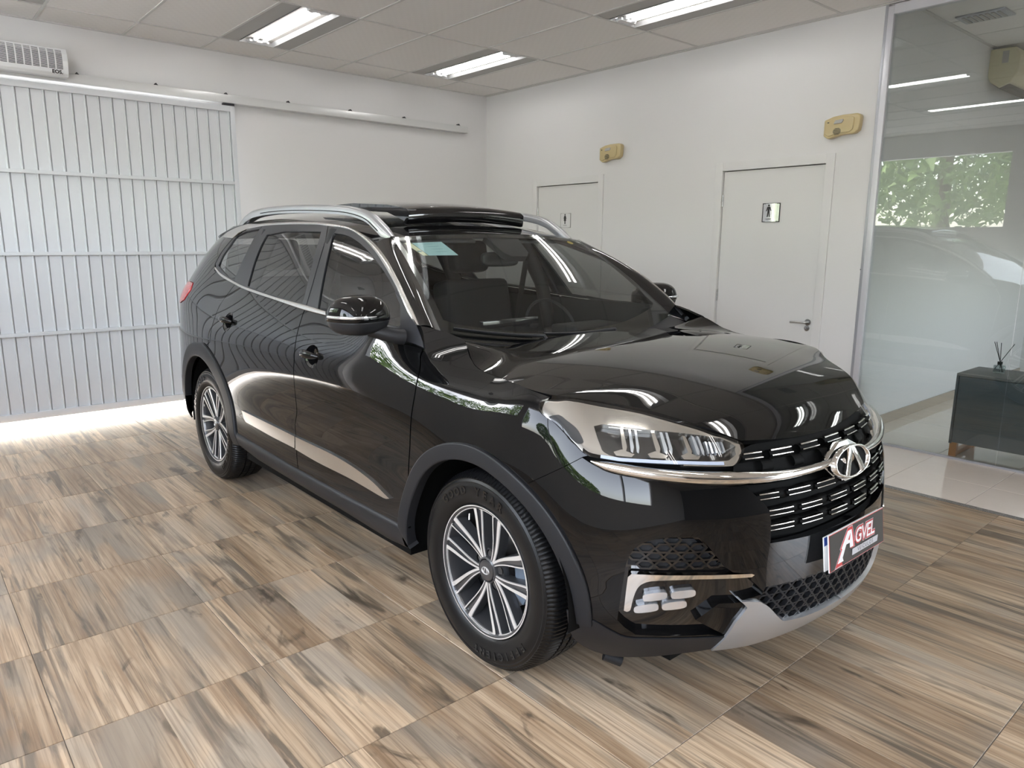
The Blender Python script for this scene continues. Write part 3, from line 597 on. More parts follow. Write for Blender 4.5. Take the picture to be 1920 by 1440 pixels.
# ================================================================= CAR surfaces
XC, YF = -.87, .5027
car = empty('car', (XC, YF, 0)); tag(car, 'glossy black SUV parked in the showroom with its front to the right', 'car')
TRJ = {"trim_out":[[4.151,1.587],[3.877,1.598],[3.519,1.597],[3.188,1.586],[2.945,1.57],[2.784,1.55],[2.603,1.511],[2.44,1.465],[2.281,1.407],[2.135,1.333],[2.044,1.273],[1.971,1.22],[1.917,1.172]],"trim_in":[[4.071,1.558],[3.815,1.573],[3.47,1.575],[3.157,1.569],[3.019,1.561],[2.8,1.543],[2.637,1.507],[2.467,1.455],[2.305,1.394],[2.161,1.326],[2.066,1.266],[1.987,1.207],[1.931,1.172]],"belt_up":[[4.242,1.325],[4.088,1.29],[3.816,1.253],[3.579,1.231],[3.184,1.206],[2.834,1.189],[2.676,1.179],[2.615,1.175]],"belt_lo":[[4.218,1.308],[4.066,1.273],[3.798,1.239],[3.561,1.216],[3.168,1.191],[2.847,1.169],[2.66,1.16],[2.6,1.158]],"split":[[3.004,1.561],[2.938,1.486],[2.889,1.379],[2.852,1.282],[2.824,1.186],[2.825,1.145],[2.812,1.077],[2.784,0.96],[2.792,0.854],[2.803,0.744],[2.81,0.684],[2.847,0.618],[2.848,0.558],[2.834,0.488],[2.812,0.412],[2.8,0.354]],"fd_front":[[1.934,1.172],[1.892,1.131],[1.85,1.094],[1.843,1.068],[1.801,1.02],[1.787,0.943],[1.8,0.858],[1.815,0.742],[1.842,0.618],[1.847,0.469],[1.849,0.408]],"rd_rear":[[3.801,1.241],[3.85,1.184],[3.901,1.113],[3.911,1.036],[3.921,0.975],[3.927,0.904],[3.949,0.822]],"quarter_glass":[[4.208,1.335],[4.216,1.399],[4.193,1.463],[4.192,1.516],[4.083,1.541],[3.832,1.56],[3.794,1.474],[3.784,1.389],[3.776,1.305],[3.777,1.255],[3.973,1.279]],"rear_glass":[[3.705,1.535],[3.487,1.539],[3.248,1.537],[3.038,1.534],[3.005,1.486],[2.955,1.391],[2.909,1.293],[2.882,1.224],[2.877,1.193],[3.005,1.201],[3.289,1.216],[3.607,1.24],[3.635,1.294],[3.674,1.375],[3.704,1.466],[3.713,1.521]],"front_glass":[[2.907,1.526],[2.842,1.523],[2.729,1.508],[2.595,1.474],[2.45,1.429],[2.299,1.375],[2.197,1.33],[2.119,1.286],[2.06,1.243],[2.004,1.161],[2.129,1.163],[2.376,1.163],[2.614,1.174],[2.708,1.182],[2.755,1.266],[2.81,1.367],[2.863,1.458]],"sail":[[2.119,1.286],[2.058,1.259],[1.983,1.206],[1.931,1.172],[1.85,1.095],[1.908,1.107],[1.977,1.115],[2.052,1.238]],"arch_r_out":[[4.206,0.837],[4.026,0.862],[3.92,0.857],[3.781,0.813],[3.688,0.748],[3.626,0.672],[3.582,0.586],[3.544,0.516],[3.501,0.441]],"chrome_rear":[[3.501,0.57],[3.152,0.564],[2.843,0.559],[2.839,0.501],[3.095,0.503],[3.44,0.515],[3.471,0.53]],"chrome_front":[[2.833,0.559],[2.605,0.558],[2.461,0.557],[2.325,0.55],[2.222,0.54],[2.099,0.521],[2.015,0.499],[1.969,0.488],[2.013,0.479],[2.155,0.484],[2.32,0.489],[2.599,0.489],[2.829,0.498]],"handle_r":[[3.825,1.043],[3.687,1.042],[3.546,1.042],[3.724,1.08],[3.647,1.004]],"handle_f":[[2.733,0.976],[2.614,0.983],[2.502,0.983],[2.662,1.021],[2.574,0.945]],"mirror_pts":[[1.977,1.115],[1.94,1.149]],"kick":[[4.487,1.507],[4.478,1.536],[4.332,1.564],[4.142,1.584],[4.069,1.557],[4.184,1.531],[4.224,1.498]],"taillight":[[4.642,1.217],[4.526,1.211],[4.515,1.175],[4.591,1.104],[4.726,1.075]],"hood_seam":[[1.703,1.134],[1.682,1.119],[1.637,1.091],[1.601,1.076],[1.555,1.061],[1.504,1.053],[1.43,1.048],[1.29,1.045],[1.175,1.029],[1.14,1.022]],"hood_light":[[1.14,1.022],[1.112,1.027],[1.079,1.026],[1.021,1.016],[0.957,1.006],[0.879,0.997],[0.81,0.991],[0.71,0.973],[0.613,0.95],[0.554,0.93],[0.512,0.921],[0.48,0.91],[0.45,0.898]],"lamp_top":[[1.171,1.009],[1.159,1.016],[1.116,1.016],[1.075,1.02],[1.019,1.011],[0.955,1.001],[0.878,0.991],[0.81,0.983],[0.711,0.965],[0.615,0.943],[0.556,0.924],[0.515,0.915],[0.482,0.904],[0.459,0.893]],"lamp_low":[[1.169,0.997],[1.161,0.984],[1.141,0.969],[1.105,0.953],[1.068,0.924],[1.037,0.898],[1.009,0.875],[0.99,0.864],[0.961,0.859],[0.892,0.853],[0.809,0.852],[0.681,0.848],[0.531,0.839],[0.501,0.841],[0.482,0.853],[0.46,0.876],[0.454,0.885]],"bump_seam":[[1.005,0.86],[1.173,0.781]],"bar_top":[[0.978,0.851],[0.914,0.85],[0.775,0.839],[0.51,0.822],[0.347,0.809],[0.19,0.808],[0.056,0.813]],"bar_bot":[[0.976,0.845],[0.939,0.827],[0.877,0.815],[0.708,0.798],[0.565,0.786],[0.404,0.778],[0.261,0.779],[0.08,0.785]],"grille_edge":[[0.488,0.777],[0.456,0.752],[0.408,0.698],[0.404,0.606],[0.23,0.595],[0.059,0.605]],"panel_edge":[[0.404,0.602],[0.413,0.536],[0.409,0.459],[0.264,0.451],[0.087,0.446]],"lowmesh":[[0.424,0.416],[0.413,0.456],[0.264,0.446],[0.086,0.442],[0.063,0.366],[0.185,0.346],[0.323,0.334],[0.362,0.36]],"skid_top":[[0.533,0.304],[0.511,0.359],[0.477,0.405],[0.502,0.429],[0.432,0.417],[0.394,0.391],[0.337,0.336],[0.304,0.323],[0.229,0.316],[0.108,0.316],[-0.037,0.323]],"skid_bot":[[0.561,0.25],[0.478,0.257],[0.35,0.265],[0.157,0.235]],"clad_top":[[1.034,0.372],[0.989,0.368],[0.94,0.351],[0.892,0.326],[0.844,0.306],[0.754,0.309],[0.649,0.31],[0.533,0.304]],"clad_bot":[[1.033,0.298],[1.019,0.251],[0.978,0.215],[0.898,0.197],[0.818,0.208],[0.669,0.237],[0.561,0.25]],"fog":[[0.858,0.529],[0.852,0.567],[0.832,0.608],[0.797,0.63],[0.742,0.643],[0.656,0.644],[0.636,0.636],[0.606,0.602],[0.561,0.546],[0.532,0.525],[0.47,0.512],[0.467,0.491],[0.407,0.436],[0.5,0.427],[0.476,0.4],[0.523,0.301],[0.59,0.317],[0.818,0.319],[0.852,0.343],[0.875,0.368],[0.871,0.409]],"fog_chrome":[[0.856,0.405],[0.852,0.467],[0.848,0.517],[0.838,0.528],[0.762,0.529],[0.639,0.527],[0.47,0.514],[0.469,0.503],[0.638,0.514],[0.761,0.511],[0.801,0.501],[0.82,0.481],[0.831,0.444],[0.837,0.41],[0.847,0.402]],"foglamp0":[[0.802,0.443],[0.796,0.458],[0.74,0.468],[0.73,0.459],[0.738,0.445],[0.792,0.435]],"foglamp1":[[0.719,0.455],[0.712,0.469],[0.655,0.475],[0.644,0.465],[0.652,0.452],[0.708,0.446]],"foglamp2":[[0.827,0.402],[0.82,0.417],[0.764,0.429],[0.754,0.419],[0.761,0.405],[0.816,0.394]],"foglamp3":[[0.744,0.416],[0.737,0.43],[0.68,0.439],[0.669,0.428],[0.677,0.415],[0.733,0.408]],"fog_mesh":[[0.851,0.546],[0.847,0.576],[0.829,0.608],[0.799,0.627],[0.742,0.635],[0.653,0.633],[0.63,0.611],[0.581,0.556],[0.561,0.538],[0.739,0.547]],"fog_black2":[[0.639,0.376],[0.57,0.426],[0.496,0.42],[0.476,0.4],[0.526,0.305]],"bumper_edge":[[0.46,0.753],[0.474,0.696],[0.456,0.514],[0.395,0.452]],"g0":[[0.411,0.86],[0.257,0.859],[0.102,0.859],[-0.056,0.859],[-0.217,0.856]],"g1":[[0.385,0.743],[0.245,0.742],[0.109,0.742],[-0.17,0.743]],"g2":[[0.358,0.69],[0.223,0.691],[0.081,0.693],[-0.07,0.695],[-0.222,0.689]],"g3":[[0.359,0.644],[0.225,0.646],[0.084,0.645],[-0.069,0.646],[-0.214,0.647]],"gw":[[0.403,0.696],[0.31,0.685],[0.27,0.696],[0.164,0.689],[0.135,0.698],[0.017,0.692]],"plate":[[0.13,0.575],[-0.386,0.536],[0.104,0.435]],"emblem":[[0.135,0.797],[-0.121,0.778],[0.043,0.748],[-0.029,0.831],[0.017,0.792]],"lamp_in":[[0.987,0.948],[0.968,0.914],[0.955,0.894],[0.942,0.878],[0.893,0.866],[0.766,0.863],[0.519,0.854],[0.484,0.884],[0.483,0.893],[0.53,0.915],[0.667,0.935],[0.786,0.943],[0.881,0.948],[0.961,0.954]],"lamp_dark":[[1.132,0.97],[1.101,0.978],[1.073,0.963],[1.039,0.941],[1.021,0.921],[1.01,0.903],[1.02,0.897],[1.034,0.9],[1.081,0.933]],"blade0":[[0.89,0.946],[0.869,0.947],[0.823,0.896],[0.829,0.879],[0.85,0.883]],"blade1":[[0.782,0.941],[0.753,0.94],[0.707,0.894],[0.715,0.877],[0.737,0.882]],"blade2":[[0.659,0.929],[0.632,0.926],[0.596,0.884],[0.606,0.872],[0.628,0.878]]}
TR = {k: [tuple(p) for p in v] for k, v in TRJ.items()}
WS = [0.7188, 0.5932, -0.35, -0.9618, 0.09, 0.0389, 1.055, 1.1225, 1.5286, 1.5059, 0.0159]
def Gf(s, t):
    wb, wt, ybc, ytc, kb, kt, zbc, zbe, ztc, zte, bl = WS
    s = np.asarray(s, float); t = np.asarray(t, float)
    x = s*(wb*(1-t)+wt*t); y = (ybc-kb*s*s)*(1-t)+(ytc-kt*s*s)*t + bl*4*t*(1-t)*.6
    z = (zbc+(zbe-zbc)*s*s)*(1-t)+(ztc+(zte-ztc)*s*s)*t+bl*4*t*(1-t)
    return np.stack([x, y, z], -1)
# hood: height field tied to the seam found on the body side
_sm = np.array([S(np.array(u), np.array(z)) for u, z in TR['hood_seam'][:-1]] + [S(np.array(u), np.array(z)) for u, z in TR['hood_light'][1:]])
_sm = _sm[np.argsort(_sm[:, 1])]
_keep = [0]
for i in range(1, len(_sm)):
    if _sm[i, 1] - _sm[_keep[-1], 1] > .025: _keep.append(i)
_sm = _sm[_keep]
_ext = np.array([[.745, -.40, 1.118]]); _extf = np.array([[.40, .735, .868], [.385, .78, .835]])
HS = np.vstack([_ext, _sm[(_sm[:, 1] > -.33) & (_sm[:, 1] < .71)], _extf])
_yk = np.array([-.45, -.33, HS[1, 1], -.175, -.06, .08, .21, .30, .38, .48, .58, .655, .70, .735, .78]); _w = .02
def _sm1(c): return np.array([np.interp(np.linspace(y-_w, y+_w, 9), HS[:, 1], HS[:, c]).mean() for y in _yk])
_hx, _hz = CS(_yk, _sm1(0)), CS(_yk, _sm1(2))
_zc = CS([-.50, -.36, -.2, .0, .2, .4, .52, .60, .66, .70, .73, .76, .80], [1.096, 1.098, 1.098, 1.091, 1.071, 1.034, 1.000, .968, .935, .906, .878, .847, .80])
def _spl(v): return np.logaddexp(0, v)
def Hf(x, y):
    x = np.asarray(x, float); y = np.asarray(y, float); xe = _hx(y); ze = _hz(y); zc = _zc(y); ax = np.sqrt(x*x+1e-6)
    k = .055; w = .028; xr = xe-.20
    base = lambda a: -k*a*a
    g = lambda a: w*(_spl((a-xr)/w))
    m = (zc + base(xe) - ze)/np.maximum(g(xe), 1e-4)
    # shallow power dome in the centre of the hood
    dome = 0.
    return np.stack([x+0*y, y+0*x, zc + base(ax) - m*g(ax) + dome], -1)
_rc = CS([-1.06, -.975, -1.0+.0, ][0:0] + [-3.45, -3.3, -3.1, -2.8, -2.4, -2.0, -1.7, -1.45, -1.25, -1.1, -.96], [1.500, 1.545, 1.588, 1.628, 1.648, 1.644, 1.630, 1.608, 1.582, 1.556, 1.527])
def Tf(x, y):
    x = np.asarray(x, float); y = np.asarray(y, float); e = np.abs(x)/.6
    return np.stack([x+0*y, y+0*x, _rc(y) - .030*e**2 - .018*e**4], -1)
def off(F, d):
    if not d: return F
    def f(a, b):
        n = nrm(F, a, b); return F(a, b)+n*d
    return f
CEN = np.array([0., -1.45, .85])
def nrm(F, a, b, e=2e-3):
    a = np.asarray(a, float); b = np.asarray(b, float)
    n = np.cross(F(a+e, b)-F(a-e, b), F(a, b+e)-F(a, b-e)); n /= np.maximum(np.linalg.norm(n, axis=-1, keepdims=True), 1e-12)
    p = F(a, b); s = np.sign(((p-CEN)*n*np.array([1, .6, 1])).sum(-1, keepdims=True)); s[s == 0] = 1
    return n*s
def crv(P, n=6):
    """Catmull-Rom through an open run of 2-D points"""
    P = np.asarray(P, float)
    if len(P) < 3: return [tuple(p) for p in P]
    Q = np.vstack([2*P[0]-P[1], P, 2*P[-1]-P[-2]]); out = []
    for i in range(1, len(Q)-2):
        for k in range(n):
            t = k/n; a, b, c, d = Q[i-1], Q[i], Q[i+1], Q[i+2]
            out.append(tuple(.5*((2*b)+(-a+c)*t+(2*a-5*b+4*c-d)*t*t+(-a+3*b-3*c+d)*t**3)))
    return out+[tuple(P[-1])]
def resamp(loop, res):
    L = np.asarray(loop, float); out = []
    for i in range(len(L)):
        a, b = L[i], L[(i+1) % len(L)]; d = np.hypot(*(b-a))
        if d < 1e-7: continue
        n = max(1, int(math.ceil(d/res)))
        out += [a+(b-a)*k/n for k in range(n)]
    # drop near-duplicates
    o = [out[0]]
    for p in out[1:]:
        if np.hypot(*(p-o[-1])) > res*.12: o.append(p)
    if np.hypot(*(o[-1]-o[0])) < res*.12: o.pop()
    return np.array(o)
def inside(P, loops):
    P = np.asarray(P, float); c = np.zeros(len(P), bool)
    for L in loops:
        x, y = L[:, 0], L[:, 1]; x2, y2 = np.roll(x, -1), np.roll(y, -1)
        for i in range(len(L)):
            cond = ((y[i] > P[:, 1]) != (y2[i] > P[:, 1]))
            with np.errstate(divide='ignore', invalid='ignore'): xi = (x2[i]-x[i])*(P[:, 1]-y[i])/(y2[i]-y[i])+x[i]
            c ^= cond & (P[:, 0] < xi)
    return c
def fill(outline, holes, res):
    loops = [resamp(outline, res)] + [resamp(h, res) for h in holes]
    mn, mx = loops[0].min(0), loops[0].max(0); xs = np.arange(mn[0], mx[0], res); ys = np.arange(mn[1], mx[1], res*.866); pts = []
    for j, y in enumerate(ys): pts += [(x+(res/2 if j % 2 else 0), y) for x in xs]
    pts = np.array(pts) if pts else np.zeros((0, 2)); B = np.vstack(loops)
    if len(pts):
        pts = pts[inside(pts, loops)]
        if len(pts): pts = pts[np.array([np.min(((B-p)**2).sum(1)) > (res*.5)**2 for p in pts])]
    V = [Vector(p) for p in B] + [Vector(p) for p in pts]; E = []; k = 0
    for L in loops: E += [(k+i, k+(i+1) % len(L)) for i in range(len(L))]; k += len(L)
    v, e, f, *_ = delaunay_2d_cdt(V, E, [], 0, 1e-7)
    v = np.array([(p.x, p.y) for p in v]); f = np.array([t for t in f if len(t) == 3])
    f = f[inside(v[f].mean(1), loops)]
    return v, f, loops
def panel(name, F, outline, m, parent=None, res=.035, holes=(), thick=.012, d=0., side='R', back=False):
    """sheet cut out of surface F; side R, L (mirrored) or B (both halves in one mesh)"""
    parent = parent or car; Fo = off(F, d); v, f, loops = fill(outline, holes, res)
    P = Fo(v[:, 0], v[:, 1]); N = nrm(Fo, v[:, 0], v[:, 1]); V = [P]; NN = [N]
    fn = np.cross(P[f[:, 1]]-P[f[:, 0]], P[f[:, 2]]-P[f[:, 0]]); flip = (fn*N[f].mean(1)).sum(1) < 0
    f = f.copy(); f[flip] = f[flip][:, ::-1]; FF = [tuple(t) for t in f]; k = len(P)
    if thick:
        for L in loops:
            A = Fo(L[:, 0], L[:, 1]); n = nrm(Fo, L[:, 0], L[:, 1]); Bk = A-n*thick; q = len(L)
            t = np.roll(A, -1, 0)-np.roll(A, 1, 0); t /= np.maximum(np.linalg.norm(t, axis=1, keepdims=True), 1e-9); o = np.cross(t, n)
            c = A.mean(0)
            if L is loops[0]:
                if ((A-c)*o).sum() < 0: o = -o
            elif ((A-c)*o).sum() > 0: o = -o
            V += [A, Bk]; NN += [o, o]
            for i in range(q):
                j = (i+1) % q; quad = (k+i, k+j, k+q+j, k+q+i)
                nn = np.cross(A[j]-A[i], Bk[i]-A[i])
                FF.append(quad if (nn*o[i]).sum() > 0 else quad[::-1])
            k += 2*q
    V = np.vstack(V); NN = np.vstack(NN); ms = np.array([-1, 1, 1])
    if side == 'L': V = V*ms; NN = NN*ms; FF = [t[::-1] for t in FF]
    if side == 'B': n0 = len(V); FF = FF+[tuple(i+n0 for i in t[::-1]) for t in FF]; V = np.vstack([V, V*ms]); NN = np.vstack([NN, NN*ms])
    return mk(name, V, FF, m, parent, normals=NN)
def grid_patch(name, P, m, parent=None, side='R', flipn=False):
    """P: (n,m,3) array; smooth normals from the grid"""
    P = np.asarray(P, float); n, mm, _ = P.shape
    du = np.gradient(P, axis=0); dv = np.gradient(P, axis=1); N = np.cross(du, dv); N /= np.maximum(np.linalg.norm(N, axis=2, keepdims=True), 1e-9)
    s = np.sign(((P-CEN)*N).sum()) or 1; N *= s
    if flipn: N = -N
    idx = np.arange(n*mm).reshape(n, mm); F = []
    for i in range(n-1):
        for j in range(mm-1):
            q = (idx[i, j], idx[i+1, j], idx[i+1, j+1], idx[i, j+1])
            nn = np.cross(P[i+1, j]-P[i, j], P[i, j+1]-P[i, j]); F.append(q if (nn*N[i, j]).sum() > 0 else q[::-1])
    V = P.reshape(-1, 3); NN = N.reshape(-1, 3); ms = np.array([-1, 1, 1])
    if side == 'L': V = V*ms; NN = NN*ms; F = [t[::-1] for t in F]
    if side == 'B': n0 = len(V); F = F+[tuple(i+n0 for i in t[::-1]) for t in F]; V = np.vstack([V, V*ms]); NN = np.vstack([NN, NN*ms])
    return mk(name, V, F, m, parent or car, normals=NN)
def ribbon(name, c0, c1, F, m, parent=None, d0=0., d1=.01, side='R', rnd=True):
    """raised strip on F between two parameter curves (equal length), rounded section"""
    a, b = np.asarray(c0, float), np.asarray(c1, float); prof = [(0, 0.), (.0, .7), (.18, 1.), (.5, 1.08), (.82, 1.), (1., .7), (1., 0)] if rnd is True else rnd
    rows = []
    for w, h in prof:
        q = a+(b-a)*w; p = F(q[:, 0], q[:, 1]); n = nrm(F, q[:, 0], q[:, 1]); rows.append(p+n*(d0+(d1-d0)*h))
    return grid_patch(name, np.array(rows), m, parent, side)
def match(A, n):
    A = np.asarray(A, float); s = np.concatenate([[0], np.cumsum(np.hypot(*np.diff(A, axis=0).T))]); t = np.linspace(0, s[-1], n)
    return np.stack([np.interp(t, s, A[:, 0]), np.interp(t, s, A[:, 1])], -1)
def arc(cy, cz, r, a0, a1, n=28):
    """circle in the side view, returned in (u, z)"""
    return [(float(y2u(cy+r*math.cos(math.radians(a0+(a1-a0)*k/n)))), cz+r*math.sin(math.radians(a0+(a1-a0)*k/n))) for k in range(n+1)]
def Ff(u, z): return S(u, z)
def uy(y): return float(y2u(y))
# ================================================================= CAR body
AR = .462; AZ = .352; RY = -2.71; ARR = .485
g = .0035
seam, hlt, ltop, llow = TR['hood_seam'], TR['hood_light'], TR['lamp_top'], TR['lamp_low']
fdf, split, rdr = TR['fd_front'], TR['split'], TR['rd_rear']
bup, blo = TR['belt_up'], TR['belt_lo']; tout, tin = TR['trim_out'], TR['trim_in']
sill_top = [(uy(-2.16), .424), (uy(-1.8), .412), (uy(-1.41), .402), (uy(-.9), .399), (uy(-.437), .399)]
def shift(P, du=0., dz=0.): return [(u+du, z+dz) for u, z in P]
bs = TR['bump_seam']
bs = [bs[0], bs[1]]; a_bs = math.degrees(math.atan2(bs[1][1]-AZ, u2y(bs[1][0])))
fend_arch = arc(0, AZ, AR, a_bs, 168, 30); bs[1] = fend_arch[0]
low = crv(llow[1:8], 3)      # headlight lower edge, tip to bumper seam
fender = crv(seam, 4) + [ltop[0]] + low + [tuple(bs[0])] + [tuple(bs[1])] + fend_arch + [(fdf[-1][0]-g, .40)] + crv(shift(fdf[::-1][:-1], -g), 3) + [(fdf[0][0]-g, fdf[0][1])] + [(uy(-.44), 1.168), (uy(-.36), 1.156)]
belt_f_lo = [p for p in blo if p[0] < split[4][0]+.05]
bz_split = float(np.interp(split[4][0], [p[0] for p in blo[::-1]], [p[1] for p in blo[::-1]]))
door_belt = lambda u: float(np.interp(u, [fdf[2][0]] + [p[0] for p in blo[::-1]], [fdf[2][1]] + [p[1] for p in blo[::-1]]))
spl_low = [p for p in split if p[1] < 1.17]
fd = crv(shift(fdf[2:], g), 3) + [(u, z+.002) for u, z in sill_top[::-1] if u < spl_low[-3][0]-.02] + [(spl_low[-2][0]-g, .404)] + crv(shift(spl_low[::-1][2:], -g), 3)
us = np.linspace(spl_low[0][0]-g, fdf[2][0]+g, 16); fd += [(u, door_belt(u)-.002) for u in us]
arch_r = TR['arch_r_out']; rd_arch = arc(RY, AZ, ARR+.03, 9, 78, 20)
rd = crv(shift(spl_low[:-2], g), 3) + [(spl_low[-2][0]+g, .404)] + [(u, z+.002) for u, z in sill_top[::-1] if u > spl_low[-2][0]+.02] + rd_arch
rda = [p for p in rdr if p[1] > rd_arch[-1][1]+.03]
rd += crv(shift(rda[::-1], -g), 3); us = np.linspace(rda[0][0]-.01, spl_low[0][0]+g, 22); rd += [(u, door_belt(u)-.002) for u in us]
# rear quarter and tail
tl = [(uy(-3.07), 1.175), (uy(-3.10), 1.215), (uy(-3.25), 1.218), (UMAX-.42, 1.200), (UMAX-.42, 1.06), (uy(-3.28), 1.075), (uy(-3.15), 1.105)]
rq = [(u+g, z) for u, z in rda] + arc(RY, AZ, ARR+.03, 80, 162, 24) + [(uy(-3.24), .56), (uy(-3.36), .60), (UMAX-.46, .64), (UMAX-.46, 1.05), (uy(-3.28), 1.072), (uy(-3.15), 1.100), (uy(-3.065), 1.172), (uy(-3.095), 1.219), (uy(-3.25), 1.222),
      (UMAX-.52, 1.222), (UMAX-.60, 1.34), (UMAX-.66, 1.45), (uy(-3.26), 1.53), (uy(-3.05), 1.575), (tout[0][0], tout[0][1]), (tin[0][0]+.06, tin[0][1]-.012), (uy(-2.80), 1.50), (uy(-2.84), 1.42), (uy(-2.845), 1.345), (blo[0][0]+.015, blo[0][1]-.005)] + crv(blo[0:3], 3)[1:-1]
CLP = [(0, 0.), (0, .80), (.04, .90), (.12, .96), (.5, 1.0), (.88, 1.0), (.96, .96), (.99, .88), (1., .72), (1., 0)]
def cup_loop(k):
    c = np.array(TR[k])[:3].mean(0); return [(c[0]+.068*math.cos(2*PI*i/28)-.002, c[1]+.051*math.sin(2*PI*i/28)-.002) for i in range(28)]
for sd_ in 'RL':
    panel('front_fender', Ff, fender, 'paint', res=.028, side=sd_)
    panel('front_door', Ff, fd, 'paint', res=.03, side=sd_, holes=[cup_loop('handle_f')])
    panel('rear_door', Ff, rd, 'paint', res=.03, side=sd_, holes=[cup_loop('handle_r')])
    panel('rear_quarter', Ff, rq, 'paint', res=.032, side=sd_)
    panel('tail_light', Ff, tl, 'tail_red', res=.03, side=sd_, d=.004)
    # window band: black frames with glass set into them
    dlo_f = crv([(split[0][0]-g, split[0][1])] + [tin[i] for i in range(5, 13)], 3) + [fdf[1], fdf[2]] + [(u, door_belt(u)+.012) for u in np.linspace(fdf[2][0]+.03, split[4][0]-g, 12)] + crv(shift(split[3::-1], -g), 3)[:-1]
    dlo_r = crv(shift(split[0:4], g), 3) + [(u, door_belt(u)+.012) for u in np.linspace(split[4][0]+g, uy(-2.40), 12)] + [(uy(-2.405), 1.30), (uy(-2.42), 1.45), (uy(-2.44), 1.573)] + [tin[1], tin[2], tin[3]]
    dlo_q = [(uy(-2.408), 1.300), (uy(-2.405), 1.247)] + [(u, door_belt(u)+.006) for u in np.linspace(uy(-2.45), blo[0][0], 8)] + [(uy(-2.835), 1.345), (uy(-2.83), 1.42), (uy(-2.79), 1.50), tin[0], (uy(-2.446), 1.573), (uy(-2.424), 1.45)]
    fg = crv(TR['front_glass'][:9], 3) + TR['front_glass'][9:] ; rg = crv(TR['rear_glass'][1:4], 2) + crv(TR['rear_glass'][3:9], 2)[1:] + crv(TR['rear_glass'][8:12], 2)[1:] + crv(TR['rear_glass'][11:], 2)[1:] ; qg = TR['quarter_glass']
    panel('window_frame', Ff, dlo_f, 'frame_black', res=.035, holes=[fg], side=sd_, thick=.01)
    panel('window_frame', Ff, dlo_r, 'frame_black', res=.035, holes=[rg], side=sd_, thick=.01)
    panel('window_frame', Ff, dlo_q, 'frame_black', res=.035, holes=[qg], side=sd_, thick=.01)
    for nm, L in (('front_side_window', fg), ('rear_side_window', rg), ('quarter_window', qg)): panel(nm, Ff, L, 'tint_glass', res=.05, side=sd_, thick=0, d=-.006)
    panel('mirror_sail', Ff, crv(TR['sail'][:5], 2) + TR['sail'][5:], 'frame_black', res=.03, side=sd_, d=.004)
    n = 60; ribbon('roof_trim', match(crv(tin, 5), n), match(crv(tout, 5), n), Ff, 'chrome_satin', d1=.007, side=sd_)
    kick = TR['kick']
    panel('roof_trim', Ff, kick, 'chrome_satin', res=.03, d=.005, side=sd_)
    ribbon('belt_trim', match(crv(blo, 5), 40), match(crv(bup, 5), 40), Ff, 'chrome_satin', d1=.006, side=sd_)
    # mirror-side chrome run of the belt trim towards the sail
    ub = np.linspace(blo[-1][0], uy(-.74), 14); ribbon('belt_trim', [(u, door_belt(u)) for u in ub], [(u, door_belt(u)+.020) for u in ub], Ff, 'chrome_satin', d1=.006, side=sd_)
    # lower door chrome, sill and arch cladding
    panel('door_chrome', Ff, TR['chrome_rear'], 'chrome_satin', res=.025, d=.010, thick=.016, side=sd_)
    panel('door_chrome', Ff, crv(TR['chrome_front'][:8], 3) + crv(TR['chrome_front'][7:], 3)[1:], 'chrome_satin', res=.025, d=.010, thick=.016, side=sd_)
    sl = sill_top + [(uy(-.452), .30), (uy(-.60), .285)] + [(uy(y), .296+.02*(abs(y)-.6)/1.2) for y in (-1., -1.4)] + [(uy(-1.9), .318), (uy(-2.12), .345)]
    ribbon('sill_cladding', match(sl[len(sill_top):][::-1], 40), match(sill_top, 40), Ff, 'matte_black', d0=-.02, d1=.010, side=sd_)
    fa = arc(0, AZ, AR+.012, 172, a_bs-16, 40); fa_in = arc(0, AZ, .408, a_bs-16, 172, 40)
    clad_o = arc(0, AZ, .472, -2, 176, 46); clad_i = arc(0, AZ, .412, -2, 176, 46)
    clad_o = [(fdf[-1][0]-.008, .32)] + clad_o[::-1]; clad_i = [(uy(-.415), .32)] + clad_i[::-1]
    ribbon('arch_cladding', match(clad_i, 60), match(clad_o, 60), Ff, 'matte_black', d0=-.03, d1=.013, side=sd_, rnd=CLP)
    ro = [(uy(-2.12), .36)] + arc(RY, AZ, .545, 7, 80, 20) + arc(RY, AZ, .525, 90, 164, 20); ri = [(uy(-2.25), .34)] + arc(RY, AZ, .440, 4, 164, 40)
    ribbon('arch_cladding', match(ri, 60), match(ro, 60), Ff, 'matte_black', d0=-.03, d1=.012, side=sd_, rnd=CLP)
    # wheel-well liners
    for cy_, r in ((0, .43), (RY, .45)):
        V = []; n = 36
        P = np.array([[(x, cy_+r*math.cos(math.radians(-5+192*k/n)), AZ+r*math.sin(math.radians(-5+192*k/n))) for k in range(n+1)] for x in (.55, .70, .88 if cy_ == 0 else .855)])
        grid_patch('wheel_liner', P, 'deep_black', side=sd_, flipn=True)
        disc = [(.555, cy_+r*math.cos(2*PI*k/40), AZ+r*math.sin(2*PI*k/40)) for k in range(40)]
        mk('wheel_liner_wall', [(p[0]*(1 if sd_ == 'R' else -1), p[1], max(p[2], .2)) for p in disc], [tuple(range(40))], 'deep_black', car)
